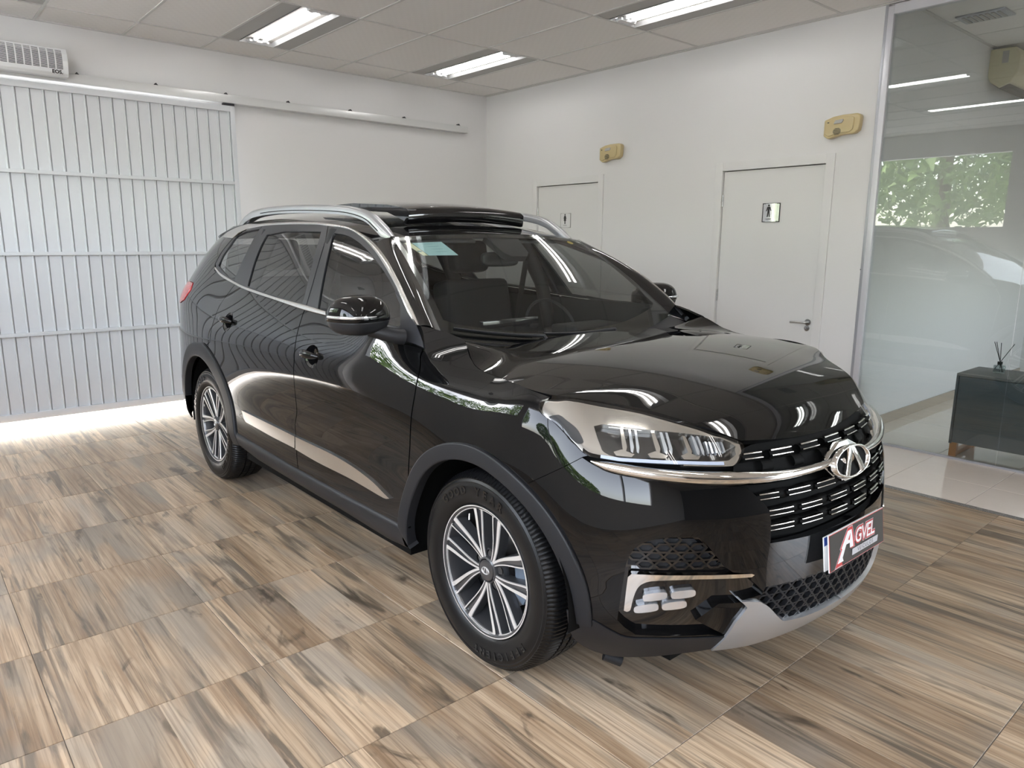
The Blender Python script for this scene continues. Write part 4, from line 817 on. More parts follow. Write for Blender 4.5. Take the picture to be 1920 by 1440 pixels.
# bumper rear and tailgate (seen only in passing)
panel('rear_bumper', Ff, arc(RY, AZ, ARR+.03, 164, 176, 4) + [(uy(-3.22), .30), (UMAX-.5, .27), (UMAX, .27), (UMAX, .62), (UMAX-.46, .635), (uy(-3.36), .595), (uy(-3.24), .555)], 'paint', res=.04, side='B')
panel('tailgate', Ff, [(UMAX-.455, .645), (UMAX, .625), (UMAX, 1.10), (UMAX-.41, 1.10), (UMAX-.41, 1.05)], 'paint', res=.04, side='B')
panel('tailgate_glass', Ff, [(UMAX-.41, 1.11), (UMAX, 1.11), (UMAX, 1.46), (UMAX-.60, 1.46)], 'tint_glass', res=.05, side='B', thick=0)
# hood
nf = 18; seam0y = float(HS[1, 1])
h_front = [(.418*k/nf, .738-.046*(k/nf)**2) for k in range(nf+1)]
h_side = [(float(_hx(y))-.002, y) for y in np.linspace(.692, seam0y, 46)]
h_rear = [((float(_hx(seam0y))-.004)*(1-k/14), seam0y-.004-.075*(1-(1-k/14)**2)) for k in range(15)]
panel('hood', Hf, h_front + h_side[1:] + h_rear, 'paint', res=.026, side='B', thick=.02)
# roof, roof sides, windscreen pillar
xr_ = .575
def roof_edge(y):
    lo, hi = 1.45, 1.70; u = uy(y)
    for _ in range(30):
        m = (lo+hi)/2; p = S(np.array(u), np.array(m)); t = Tf(p[0], y)[2]
        if m < t: lo = m
        else: hi = m
    return (u, lo)
ry = np.linspace(-1.03, -3.25, 30); redge = [roof_edge(y) for y in ry]; redge_x = [float(S(np.array(u), np.array(z))[0]) for u, z in redge]
to = crv(tout, 4); to = [p for p in to if u2y(p[0]) < -1.0]
rs = redge + [(uy(-3.26), 1.533), (uy(-3.05), 1.578)] + to
roof = [(0, -.966), (.30, -.978), (.575, -1.008)] + [(x, y) for x, y in zip(redge_x, ry)] + [(.40, -3.34), (0, -3.38)]
SR = [(-.385, -1.235), (.385, -1.235), (.385, -2.35), (-.385, -2.35)]
panel('roof', Tf, roof, 'paint', res=.04, side='B', thick=.02, holes=[[(0, -1.235), (.385, -1.235), (.385, -2.35), (0, -2.35)]] if False else ())
tp = [p for p in crv(tout, 5) if u2y(p[0]) > -1.06]
for sd_ in 'RL':
    panel('roof_side', Ff, rs, 'paint', res=.035, side=sd_)
    n = 26; Q = match(tp[::-1], n); lo_ = S(Q[:, 0], Q[:, 1])      # trim edge, base to top
    tt = np.linspace(0.03, 1., n); up_ = Gf(np.full(n, .995), tt); rows = []
    for w in np.linspace(0, 1, 9):
        b_ = .022*math.sin(PI*w)*np.linspace(1, .5, n)[:, None]; dirn = np.array([.55, .35, .75]); rows.append(lo_*(1-w)+up_*w+b_*dirn)
    grid_patch('windscreen_pillar', np.array(rows), 'gloss_black', side=sd_)
# roof rails
rail_top = [(-1.035, 1.512), (-1.085, 1.545), (-1.146, 1.580), (-1.221, 1.617), (-1.32, 1.641), (-1.477, 1.660), (-1.765, 1.674), (-2.124, 1.682), (-2.46, 1.676), (-2.763, 1.649), (-2.92, 1.622), (-3.05, 1.590)]
rt = crv(rail_top, 5)
for s in (1, -1):
    rows = []
    for dx, k in ((.028, 0.), (.030, .6), (.022, .95), (.0, 1.), (-.018, .95), (-.024, .6), (-.022, 0.)):
        row = []
        for y, z in rt:
            xb = .565 if y > -2.6 else .565-.08*((-2.6-y)/.45)
            zb = z-.044 if y < -1.1 else z-.012-.032*max(0, (-1.02-y)/.08); wf = 1. if y < -1.1 else max(.45, 1-(y+1.1)*6)
            row.append((s*(xb+dx*wf), y, zb+(z-zb)*k))
        rows.append(row)
    o = grid_patch('roof_rail', np.array(rows), 'silver_paint')
    gl_ = [(s*(.565+.0305), y, z-.030) for y, z in rt if -2.5 < y < -1.12]
    sweep('rail_gap', gl_, .0022, 'deep_black', o, 6)
# open sunroof panel tilted above the roof
sr = []
for x in np.linspace(-.37, .37, 25):
    e = (x/.37)**2
    sr.append([(x, y, 1.640+(.006 if y < -1.3 else 0)-.018*e+dz*.9+.028*min(1, (-1.205-y)/.5)) for y, dz in ((-1.225, -.060), (-1.205, -.035), (-1.203, .008), (-1.23, .026), (-1.40, .034), (-1.75, .036), (-2.10, .030), (-2.12, .0), (-1.75, -.004), (-1.40, -.008), (-1.25, -.040), (-1.225, -.060))])
so = grid_patch('sunroof_panel', np.array(sr), 'gloss_black')
for s in (-1, 1): sweep('sunroof_arm', [(s*.378, -1.23, 1.575), (s*.372, -1.22, 1.592), (s*.36, -1.21, 1.598)], .008, 'deep_black', so, 8)
for s in (-1, 1): mk('panel_end', [(s*.37, p[1], p[2]) for p in sr[0][:-1]], [tuple(range(len(sr[0])-1))], 'gloss_black', so)
# windscreen
ww = panel('windscreen', Gf, [(1., .0), (1., 1.), (.5, 1.), (0, 1.), (-.5, 1.), (-1., 1.), (-1., .0), (-.5, .0), (0, 0), (.5, 0)], 'windshield_glass', res=.06, thick=0)
frit = lambda s, a, b: [(s*1.0, a), (s*1.0, b), (s*.955, b), (s*.945, a)]
for s in (1, -1): panel('windscreen_border', Gf, frit(s, .02, .99), 'gloss_black', ww, res=.05, thick=0, d=-.003)
panel('windscreen_border', Gf, [(.96, .90+.06), (-.96, .96), (-.96, .995), (.96, .995)], 'gloss_black', ww, res=.05, thick=0, d=-.003)
panel('windscreen_border', Gf, [(.955, .0), (.955, .16), (.88, .13), (.5, .10), (0, .09), (-.5, .10), (-.88, .13), (-.955, .16), (-.955, .0)], 'gloss_black', ww, res=.05, thick=0, d=-.003)
panel('camera_housing', Gf, [(.17, .985), (-.17, .985), (-.13, .80), (-.08, .76), (.08, .76), (.13, .80)], 'cabin_dark', ww, res=.05, thick=.03, d=-.006)
stk = panel('windscreen_sticker', Gf, [(.87, .925), (.62, .925), (.56, .775), (.80, .775)], 'sticker', ww, res=.03, thick=0, d=-.004)
panel('sticker_strip', Gf, [(.93, .925), (.875, .925), (.805, .775), (.845, .775)], 'sticker_cream', ww, res=.03, thick=0, d=-.004)
panel('sticker_print', Gf, [(.872, .83), (.838, .83), (.832, .815), (.865, .815)], 'sticker_print', ww, res=.03, thick=0, d=-.0032)
for k in range(4): panel('sticker_print', Gf, [(.80-.02*k, .905-.03*k), (.68-.02*k, .905-.03*k), (.68-.02*k, .902-.03*k), (.80-.02*k, .902-.03*k)], 'sticker_print', ww, res=.03, thick=0, d=-.0032)
panel('oil_sticker', Gf, [(-.80+.035*math.cos(2*PI*k/14), .935+.022*math.sin(2*PI*k/14)) for k in range(14)], 'sticker_yellow', ww, res=.02, thick=0, d=-.004)
# cowl and wipers
cw0 = np.array([Hf(np.array(x), np.array(seam0y-.004-.075*(1-(abs(x)/.75)**2)))+np.array([0, .012, -.015]) for x in np.linspace(-.745, .745, 41)])
cw1 = Gf(np.linspace(-1.0, 1.0, 41), np.full(41, .02)) + np.array([0, 0, -.006]); cwm = (cw0+cw1)/2+np.array([0, 0, -.028])
grid_patch('cowl', np.array([cw0, cwm, cw1]), 'matte_black')
def wiper(x0, x1, name='wiper'):
    b = Gf(np.array(x0), np.array(-.01)); a = [Gf(np.array(x), np.array(.045+.03*abs(x-x0))) + np.array([0, .012, .014]) for x in np.linspace(x0, x1, 9)]
    o = sweep(name, [tuple(b+np.array([0, .03, -.005]))] + [tuple(p) for p in a], [.012, .013, .011, .009, .008, .007, .007, .006, .006, .005], 'matte_black', car, 8, flat=.7)
    sweep('wiper_blade', [tuple(p+np.array([0, .004, -.010])) for p in [Gf(np.array(x), np.array(.05+.03*abs(x-x0)))+np.array([0, .01, .014]) for x in np.linspace(x0+(x1-x0)*.15, x1, 9)]], .004, 'deep_black', o, 6)
    c = Gf(np.array(x0), np.array(.01))+np.array([0, .03, .008]); q = box('wiper_cap', -.035, .035, -.018, .018, -.014, .014, 'matte_black', o, .006); q.location = c
wiper(.34, .93); wiper(-.28, .33)
# ---------------- front end
bt, bb = TR['bar_top'], TR['bar_bot']; ge = TR['grille_edge']; pe = TR['panel_edge']; skt = TR['skid_top']; skb = TR['skid_bot'][:4]; ct, cbt = TR['clad_top'], TR['clad_bot']
fog = TR['fog']
bump = crv(bb[:5], 3)[2:] + [ge[0], ge[1]] + crv(ge[1:4], 3)[1:] + crv(pe[0:3], 3)[1:] + [skt[4], skt[3]] + crv([skt[3], skt[2], skt[1], skt[0]], 2)[1:] + crv(ct[::-1][1:], 3) + [(uy(.43), .365)] + arc(0, AZ, AR, 1, a_bs-.25, 14) + [(bs[0][0]+.001, bs[0][1]-.003)] + [(bt[0][0]+.004, bt[0][1]-.006)]
fogo = crv(fog[:7], 3) + fog[7:]
for sd_ in 'RL':
    panel('front_bumper', Ff, bump, 'paint', res=.024, holes=[fogo], side=sd_, thick=.03)
    fo_ = panel('fog_surround', Ff, fogo, 'gloss_black', res=.03, side=sd_, thick=0, d=-.024)
    fmesh = panel('vent_mesh', Ff, TR['fog_mesh'], 'matte_black', fo_, res=.03, side=sd_, thick=0, d=-.020)
    # hexagon cells of the side vent
    um = [p[0] for p in TR['fog_mesh']]; zm = [p[1] for p in TR['fog_mesh']]; FM = np.array(TR['fog_mesh'])
    for r_ in range(5):
        for c_ in range(6):
            uc = min(um)+.03+c_*.052+(r_ % 2)*.026; zc_ = min(zm)+.018+r_*.026
            if not inside(np.array([(uc, zc_)]), [FM])[0]: continue
            hx = [(uc+.029*math.cos(PI/3*k), zc_+.015*math.sin(PI/3*k)/.866) for k in range(6)]; hi_ = [(uc+.021*math.cos(PI/3*k), zc_+.0095*math.sin(PI/3*k)/.866) for k in range(6)]
            panel('hex_cell', Ff, hx, 'gloss_black', fo_, res=.05, holes=[hi_], side=sd_, thick=.012, d=-.006)
    panel('vent_lip', Ff, TR['fog_black2'], 'paint', fo_, res=.03, side=sd_, thick=.03, d=.0)
    fc = TR['fog_chrome']; panel('fog_chrome', Ff, fc[:4] + crv(fc[3:8], 2)[1:] + crv(fc[7:], 3)[1:], 'chrome', fo_, res=.02, side=sd_, thick=.02, d=.004)
    for i in range(4): panel('fog_lamp', Ff, crv(TR['foglamp%d' % i] + [TR['foglamp%d' % i][0]], 3)[:-1], 'fog_glass', fo_, res=.012, side=sd_, thick=.02, d=-.006)
    panel('bumper_cladding', Ff, crv(ct, 3) + [skb[0]] + crv(cbt[::-1][1:], 3) + [(uy(.40), .30)], 'matte_black', res=.03, side=sd_, d=.004, thick=.04)
    # headlight
    lens = crv(ltop, 3) + crv(llow[::-1], 3)[1:]
    hl = panel('headlight', Ff, lens, 'deep_black', res=.03, side=sd_, d=-.055, thick=0)
    lin = crv(TR['lamp_in'], 2)
    bez = crv(ltop[1:], 3) + crv(llow[::-1][1:6], 2) + [(u, z+.012) for u, z in crv(llow[::-1][5:11], 2)] + crv(llow[::-1][10:16], 2)
    panel('lamp_bezel', Ff, bez, 'lamp_reflector', hl, res=.022, holes=[lin], side=sd_, d=-.014, thick=.03)
    panel('lamp_pocket', Ff, crv(TR['lamp_dark'] + [TR['lamp_dark'][0]], 2)[:-1], 'cabin_dark', hl, res=.03, side=sd_, d=-.011, thick=.0)
    panel('lamp_bowl', Ff, lin, 'gloss_black', hl, res=.03, side=sd_, d=-.045, thick=0)
    lo_z = lambda u: float(np.interp(u, [p[0] for p in llow[::-1][3:10]], [p[1] for p in llow[::-1][3:10]]))
    ud = np.linspace(llow[8][0]-.01, llow[12][0]+.01, 40); panel('running_light', Ff, [(u, lo_z(u)+.003) for u in ud] + [(u, lo_z(u)+.012) for u in ud[::-1]], 'drl', hl, res=.02, side=sd_, d=-.010, thick=.01)
    for i in range(3):
        bl_ = np.array(TR['blade%d' % i]); c_ = bl_.mean(0)
        panel('light_divider', Ff, [tuple(p) for p in c_+(bl_-c_)*np.array([.45, 1.])+np.array([.030, .003])], 'lamp_reflector', hl, res=.03, side=sd_, d=-.024, thick=.02)
        panel('light_blade', Ff, [tuple(p) for p in c_+(bl_-c_)*np.array([.35, .95])+np.array([.004, 0])], 'lamp_crystal', hl, res=.03, side=sd_, d=-.015, thick=.026)
        panel('light_blade', Ff, [tuple(p) for p in c_+(bl_-c_)*np.array([.30, .95])-np.array([.016, 0])], 'lamp_crystal', hl, res=.03, side=sd_, d=-.018, thick=.026)
        zl = float(bl_[:, 1].min()); u_ = float(c_[0])
        panel('lamp_step', Ff, [(u_+.060, zl+.004), (u_+.034, zl+.012), (u_-.010, zl+.000), (u_+.0, zl-.008), (u_+.05, zl-.006)], 'lamp_reflector', hl, res=.03, side=sd_, d=-.022, thick=.012)
    ub_ = TR['blade2'][2][0]; zb_ = TR['blade2'][2][1]
    for k in range(5): panel('light_blade', Ff, [(ub_-.012-.016*k, zb_+.030-.001*k), (ub_-.019-.016*k, zb_+.029-.001*k), (ub_-.022-.016*k, zb_-.004), (ub_-.015-.016*k, zb_-.004)], 'lamp_crystal', hl, res=.03, side=sd_, d=-.030, thick=.012)
    panel('headlight_lens', Ff, lens, 'lens_glass', hl, res=.022, side=sd_, d=0., thick=0)
    ribbon('lamp_seal', match(crv(llow[1:8], 3), 20), match(crv(shift(llow[1:8], .006, .002), 3), 20), Ff, 'deep_black', hl, d1=.002, side=sd_)
# chrome bar across the grille
nb = 44; t0 = match([p for p in crv(bt, 4)] + [(0, .810)], nb); b0 = match([p for p in crv(bb, 4)] + [(0, .772)], nb)
ribbon('grille_bar', b0, t0, Ff, 'chrome', d0=-.03, d1=.018, side='B')
# grille
upg = [(0, .905), (.2, .902), (.40, .892), (.458, .880), (.49, .85), (.50, .826), (.36, .808), (.2, .806), (0, .811)]
panel('upper_grille', Ff, upg, 'deep_black', res=.04, side='B', d=-.028, thick=0)
lwg = [(0, .785), (.272, .782), (.415, .782), (.50, .783), ge[1], ge[2], ge[3], (.241, .596), (0, .600)]
grl = panel('grille', Ff, lwg, 'deep_black', res=.04, side='B', d=-.040, thick=0)
def dash(u, z, w, h, parent):
    for s, hh in ((.5, h*.30), (-.5, h*.25)):
        a = np.linspace(u-w/2, u+w/2, 7); zc_ = z+s*h*.72
        ribbon('grille_dash', np.stack([a, np.full(7, zc_-hh/2)], -1), np.stack([a, np.full(7, zc_+hh/2)], -1), Ff2, 'chrome', parent, d0=-.016, d1=-.002)
    a = np.linspace(u-w/2-.004, u+w/2+.004, 7)
    ribbon('grille_fin', np.stack([a, np.full(7, z-h*.62)], -1), np.stack([a, np.full(7, z+h*.62)], -1), Ff2, 'deep_black', parent, d0=-.04, d1=-.009)
def Ff2(u, z):
    u = np.asarray(u, float); p = S(np.abs(u), z); p = p*np.where(u < 0, -1., 1.)[..., None]*np.array([1, 0, 0])+p*np.array([0, 1, 1]); return p
def nrm_sym(F): return F
for z, us_ in ((.858, (.0, .15, -.15, .30, -.30, .428, -.428)), (.742, (0, .139, -.139, .272, -.272, .40, -.40)), (.691, (.075, -.075, .222, -.222, .357, -.357)), (.645, (.075, -.075, .222, -.222, .357, -.357))):
    for u in us_: dash(u, z, .098 if abs(u) < .38 else .075, .020, grl)
for z, us_ in ((.83, (.075, -.075, .225, -.225, .37, -.37)), (.742, (.07, -.07, .205, -.205, .335, -.335)), (.69, (.0, .148, -.148, .29, -.29)), (.645, (0, .148, -.148, .29, -.29))):
    for u in us_:
        a = np.linspace(u-.024, u+.024, 4); ribbon('grille_web', np.stack([a, np.full(4, z-.016)], -1), np.stack([a, np.full(4, z+.016)], -1), Ff2, 'deep_black', grl, d0=-.04, d1=-.014)
panel('plate_panel', Ff, [(0, .596), (.241, .592), (.412, .598), (.420, .534), (.414, .456), (.275, .449), (0, .447)], 'gloss_black', res=.04, side='B', thick=.03, d=-.004)
lm_ = TR['lowmesh']; lm = [(0, .442), (.275, .443), (.414, .450), (.438, .418), (.404, .387), (.346, .330), (.238, .313), (0, .318)]
lg = panel('lower_grille', Ff, lm, 'deep_black', res=.04, side='B', d=-.03, thick=0); LM = np.array(lm)
for r_ in range(5):
    for c_ in range(-8, 9):
        uc = c_*.054+(r_ % 2)*.027; zc_ = .332+r_*.0265
        if not inside(np.array([(abs(uc)+.012, zc_)]), [LM])[0]: continue
        V = []; F = []
        for k in range(6):
            for q in (1., .72): V.append((uc+.030*q*math.cos(PI/3*k), zc_+.0165*q*math.sin(PI/3*k)/.866))
        VV = np.array(V); P0 = off(Ff2, -.004)(VV[:, 0], VV[:, 1]); P1 = off(Ff2, -.02)(VV[:, 0], VV[:, 1]); P = np.vstack([P0, P1])
        for k in range(6): a, b, c, d_ = 2*k, 2*k+1, 2*((k+1) % 6)+1, 2*((k+1) % 6); F += [(a, d_, c, b), (b, c, 12+c, 12+b), (a, 12+a, 12+d_, d_)]
        mk('hex_cell', P, F, 'matte_black', lg)
skid = crv([skt[0], skt[1], skt[2], skt[3], skt[4]], 2) + crv([skt[4], skt[5], skt[6], skt[7], skt[8], (.24, .316), (.12, .312), (0, .312)], 3)[1:] + [(0, .266), (.15, .264), (.30, .254)] + crv([(.42, .245)] + skb[:1], 3)
panel('skid_plate', Ff, skid, 'silver_paint', res=.025, side='B', d=.010, thick=.05)
# underbody and inner shell so that panel gaps look dark
shell_pts = [(0, .24), (0, .86)] + [(u, .86) for u in (.3, .45)] + [(.7, .93), (1.0, .98), (1.2, 1.0), (uy(-.2), 1.06), (uy(-.5), 1.12), (uy(-1.2), 1.13), (uy(-2.4), 1.20), (uy(-3.1), 1.10), (UMAX-.4, 1.08), (UMAX, 1.08), (UMAX, .26), (uy(-3.2), .26)] + arc(RY, AZ, .47, 178, 2, 24) + [(uy(-2.1), .30), (uy(-.6), .30)] + arc(0, AZ, .455, 178, 2, 24) + [(uy(.44), .30), (.8, .26)]
panel('body_shell', Ff, shell_pts, 'deep_black', res=.07, side='B', d=-.052, thick=0)
bm = bmesh.new(); add_box(bm, -.62, .62, -3.55, .62, .21, .26); add_box(bm, -.86, .86, -2.20, -.48, .25, .29)
bm_obj('underbody', bm, 'deep_black', car)
sweep('tow_bracket', [(.70, .42, .17), (.66, .46, .15)], .02, 'matte_black', car, 8)
# emblem
em = empty('emblem', (0, .840, .790)); em.parent = car; em.rotation_euler = (math.radians(15), 0, 0)
def ell_ring(a, b, w, n=56, d0=0., d1=.014):
    V = []; F = []
    for k in range(n):
        c, s = math.cos(2*PI*k/n), math.sin(2*PI*k/n)
        for f_, d in ((1., d0), (.985, d1), (1-w*.5, d1+.003), (1-w, d1), (1-w, d0)): V.append((a*f_*c, d, b*(f_ if f_ > .97 else 1-(1-f_)*1.25)*s))
    for k in range(n):
        for j in range(4): F.append((5*k+j, 5*((k+1) % n)+j, 5*((k+1) % n)+j+1, 5*k+j+1))
    return V, F
V, F = ell_ring(.126, .053, .13); mk('emblem_ring', V, F, 'chrome', em, smooth=True)
prism('emblem_back', [(.118*math.cos(2*PI*k/32), .050*math.sin(2*PI*k/32)) for k in range(32)], -.012, .005, 'y', 'deep_black', em)
for s in (-1, 1): prism('emblem_leg', [(s*.001, .047), (s*.018, .046), (s*.070, -.036), (s*.048, -.044), (s*.007, .020), (s*.001, .026)], .004, .018, 'y', 'chrome', em, .002)
prism('emblem_wing', [(-.155, .010), (-.085, .045), (-.03, .070), (.03, .070), (.085, .045), (.155, .010), (.10, -.030), (.03, -.062), (-.03, -.062), (-.10, -.030)], -.03, -.008, 'y', 'chrome', em, .004)
# plate with its advertising cover
pl = empty('licence_plate', (0, .892, .534)); pl.parent = car; pl.rotation_euler = (math.radians(7), 0, 0)
pw, ph = .197, .061
box('plate_base', -pw+.012, pw+.007, -.016, -.012, -ph+.004, ph-.006, 'plate_white', pl, .002); box('plate_band', -pw+.014, pw+.005, -.012, -.0112, .026, ph-.008, 'plate_blue', pl)
box('plate_border', -pw, pw, -.004, .0, -ph, ph, 'plate_white', pl, .001); box('plate_red_line', -pw+.0015, pw-.0015, -.001, .0006, -ph+.0015, ph-.0015, 'plate_red', pl); box('plate_cover', -pw+.004, pw-.004, -.001, .0012, -ph+.0035, ph-.0035, 'plate_black', pl)
MT = lambda x, z, y: frame((x, y, z), (-1, 0, 0), (0, 0, 1))
for o_, m_, y_ in ((.0075, 'plate_grey', .0016), (.0055, 'plate_red', .0022), (.0010, 'plate_white', .0030)):
    text('plate_word', 'GVEL', .066, m_, MT(-.046, .012, y_), pl, shear=.22, offset=o_, spacing=.92)
    big = [(.158, -.052), (.118, -.006), (.124, -.002), (.070, .052), (.040, .052), (.028, -.016), (.056, -.016), (.058, .004), (.086, .004), (.100, -.014), (.118, -.038), (.112, -.052)]
    e_ = {.0075: 1.10, .0055: 1.05, .0010: .86}[o_]; c0, c1 = .083, .004
    prism('plate_letter', [((a-c0)*e_+c0, (b-c1)*e_+c1) for a, b in big], y_-.0008, y_, 'y', m_, pl)
prism('plate_letter', [(.062, .014), (.056, .034), (.072, .016)], .003, .0036, 'y', 'plate_red', pl)
prism('plate_banner', [(.044, -.022), (-.146, -.022), (-.138, -.042), (.048, -.042)], .0024, .0034, 'y', 'plate_grey', pl)
text('plate_word', 'VEÍCULOS', .020, 'ink', MT(-.048, -.032, .0038), pl, spacing=1.35)
# ================================================================= wheels
def make_wheel(theta0):
    w = empty('wheel'); w.parent = car
    prof = [(.226, -.020), (.238, -.004), (.250, .006), (.270, .013), (.290, .0155), (.308, .013), (.318, .010), (.322, .011), (.330, .006), (.3335, .007), (.342, -.004), (.350, -.014), (.3545, -.026), (.3565, -.045), (.3575, -.070), (.350, -.0705), (.350, -.078), (.358, -.0785), (.3582, -.105), (.351, -.1055), (.351, -.115), (.3582, -.1155), (.358, -.142), (.350, -.1425), (.350, -.150), (.3575, -.1505), (.3545, -.195), (.342, -.215), (.29, -.228), (.226, -.20)]
    seg = 420
    def mod(k, j):
        if 10 <= j <= 14 or 25 <= j <= 27: return -.0045 if k % 3 == 0 else 0.
        if 17 <= j <= 18 or 21 <= j <= 22: return -.003 if k % 6 == 2 else 0.
        return 0.
    ty = lathe('tyre', prof, 'rubber', w, 'x', seg, mod=mod, ang=24)
    # raised sidewall letters
    def letters(word, ang, r, size):
        n = len(word); st = 8.0 if ' ' in word else 6.9
        for i, chh in enumerate(word):
            if chh == ' ': continue
            V, F = text_data(chh, size, extrude=.0012, offset=.0016); a = math.radians(ang-(i-(n-1)/2)*st)
            er = Vector((0, math.cos(a), math.sin(a))); et = Vector((0, math.sin(a), -math.cos(a)))
            mk('tyre_letter', [er*(r+v.y)+et*v.x+Vector((.0158+v.z, 0, 0)) for v in V], F, 'rubber_letter', w)
    letters('GOOD YEAR', 100, .291, .040); letters('EFFICIENT', -66, .291, .036)
    lathe('rim_barrel', [(.230, -.018), (.2375, -.004), (.2365, .001), (.2325, .001), (.2235, -.006), (.219, -.02), (.212, -.05), (.205, -.12), (.20, -.19)], ['rim_dark', 'machined'], w, 'x', 96, mi=lambda j: 1 if 2 <= j <= 2 else 0)
    lathe('rim_back', [(.205, -.11), (.0, -.11)], 'deep_black', w, 'x', 48)
    xf = lambda r: -.006-.016*(1-(r/.222)**1.5)
    def spoke(th, sg):
        V = []; F = []; MI = []; n = 12; rs_ = np.linspace(.046, .2265, n)
        for r in rs_:
            q = (.2265-r)/.1805; ang = 13.4+15.5*q**1.7; c = math.radians(th+sg*ang); hw = (.0245*(1-q)+.0088*q); ro_ = (.0170*(1-q)+.0078*q); ri_ = (.0070*(1-q)+.0050*q); ra, rb = (ri_, ro_) if sg > 0 else (ro_, ri_)
            gd = .008*min(1., max(0, (r-.092)/.03)); x = xf(r)
            for t, dx in ((-hw, -.045), (-hw, -.004), (-hw+.0015, 0), (-hw+ra, 0), (-hw+ra+.001, -gd), (hw-rb-.001, -gd), (hw-rb, 0), (hw-.0015, 0), (hw, -.004), (hw, -.045)):
                V.append((x+dx, r*math.cos(c)-t*math.sin(c), r*math.sin(c)+t*math.cos(c)))
        for i in range(n-1):
            for j in range(9):
                F.append((10*i+j, 10*i+j+1, 10*(i+1)+j+1, 10*(i+1)+j)); MI.append(1 if j in (1, 2, 6, 7) else 0)
        bm = bmesh.new(); vs = [bm.verts.new(v) for v in V]
        for f_, m_ in zip(F, MI): bm.faces.new([vs[q] for q in f_]).material_index = m_
        bmesh.ops.recalc_face_normals(bm, faces=bm.faces[:])
        if sum(f_.normal.x for f_ in bm.faces if f_.material_index == 1) < 0: bmesh.ops.reverse_faces(bm, faces=bm.faces[:])
        bm_obj('spoke', bm, ['rim_dark', 'machined'], w, angle=35)
    def arc_strip(th, half, name):
        V = []; F = []; n = 10
        for k in range(n+1):
            c = math.radians(th-half+2*half*k/n)
            for r, dx in ((.2285, .0), (.2222, .0), (.2212, -.006)): V.append((xf(r)+dx+.0005, r*math.cos(c), r*math.sin(c)))
        for k in range(n): F += [(3*k, 3*k+3, 3*k+4, 3*k+1), (3*k+1, 3*k+4, 3*k+5, 3*k+2)]
        mk(name, V, F, 'machined', w)
    for k in range(5):
        th = theta0+72*k
        spoke(th, 1); spoke(th, -1); arc_strip(th, 10.8, 'rim_lip'); arc_strip(th+36, 19.8, 'rim_lip')
        a = math.radians(th); lathe('lug_hole', [(.0155, 0), (.013, -.004), (.012, -.03), (0, -.03)], 'deep_black', w, 'x', 18, loc=(-.0285, .060*math.cos(a), .060*math.sin(a)))
        lathe('lug_nut', [(0, .0), (.007, 0), (.0075, -.014)], 'brake_steel', w, 'x', 8, loc=(-.034, .060*math.cos(a), .060*math.sin(a)))
    lathe('hub', [(.078, -.055), (.076, -.034), (.050, -.030), (.047, -.0195), (.042, -.0165), (.040, -.020)], 'rim_dark', w, 'x', 48)
    lathe('hub_cap', [(.0, -.0125), (.030, -.0130), (.036, -.0150), (.038, -.019)], 'rim_dark', w, 'x', 40)
    V, F = ell_ring(.0205, .0135, .2, 28, 0, .0015); mk('hub_emblem', [(-.0125+y, -x, z) for x, y, z in V], F, 'machined', w)
    for s in (-1, 1): mk('hub_emblem', [(-.0115, s*.002, .010), (-.0115, s*.006, .010), (-.0115, s*.012, -.009), (-.0115, s*.008, -.010)], [(0, 1, 2, 3)], 'machined', w)
    lathe('brake_disc', [(.0, -.095), (.155, -.095), (.155, -.105), (0, -.105)], 'brake_steel', w, 'x', 48)
    prism('caliper', [(.105*math.cos(math.radians(a)), .105*math.sin(math.radians(a))) for a in range(-32, 33, 8)] + [(.172*math.cos(math.radians(a)), .172*math.sin(math.radians(a))) for a in range(32, -33, -8)], -.10, -.058, 'x', 'caliper', w, .006)
    sweep('valve', [(-.012, .205*math.cos(math.radians(theta0+30)), .205*math.sin(math.radians(theta0+30))), (-.006, .185*math.cos(math.radians(theta0+31)), .185*math.sin(math.radians(theta0+31)))], .004, 'chrome_satin', w, 8)
    return w
w1 = make_wheel(86); HX = .872
w1.location = (HX, 0, .358)
w2 = copy_tree(w1, car); w2.location = (HX, RY, .358); w2.rotation_euler = (math.radians(37), 0, 0)
w3 = copy_tree(w1, car); w3.location = (-HX, 0, .358); w3.rotation_euler = (0, 0, PI)
w4 = copy_tree(w1, car); w4.location = (-HX, RY, .358); w4.rotation_euler = (math.radians(20), 0, PI)
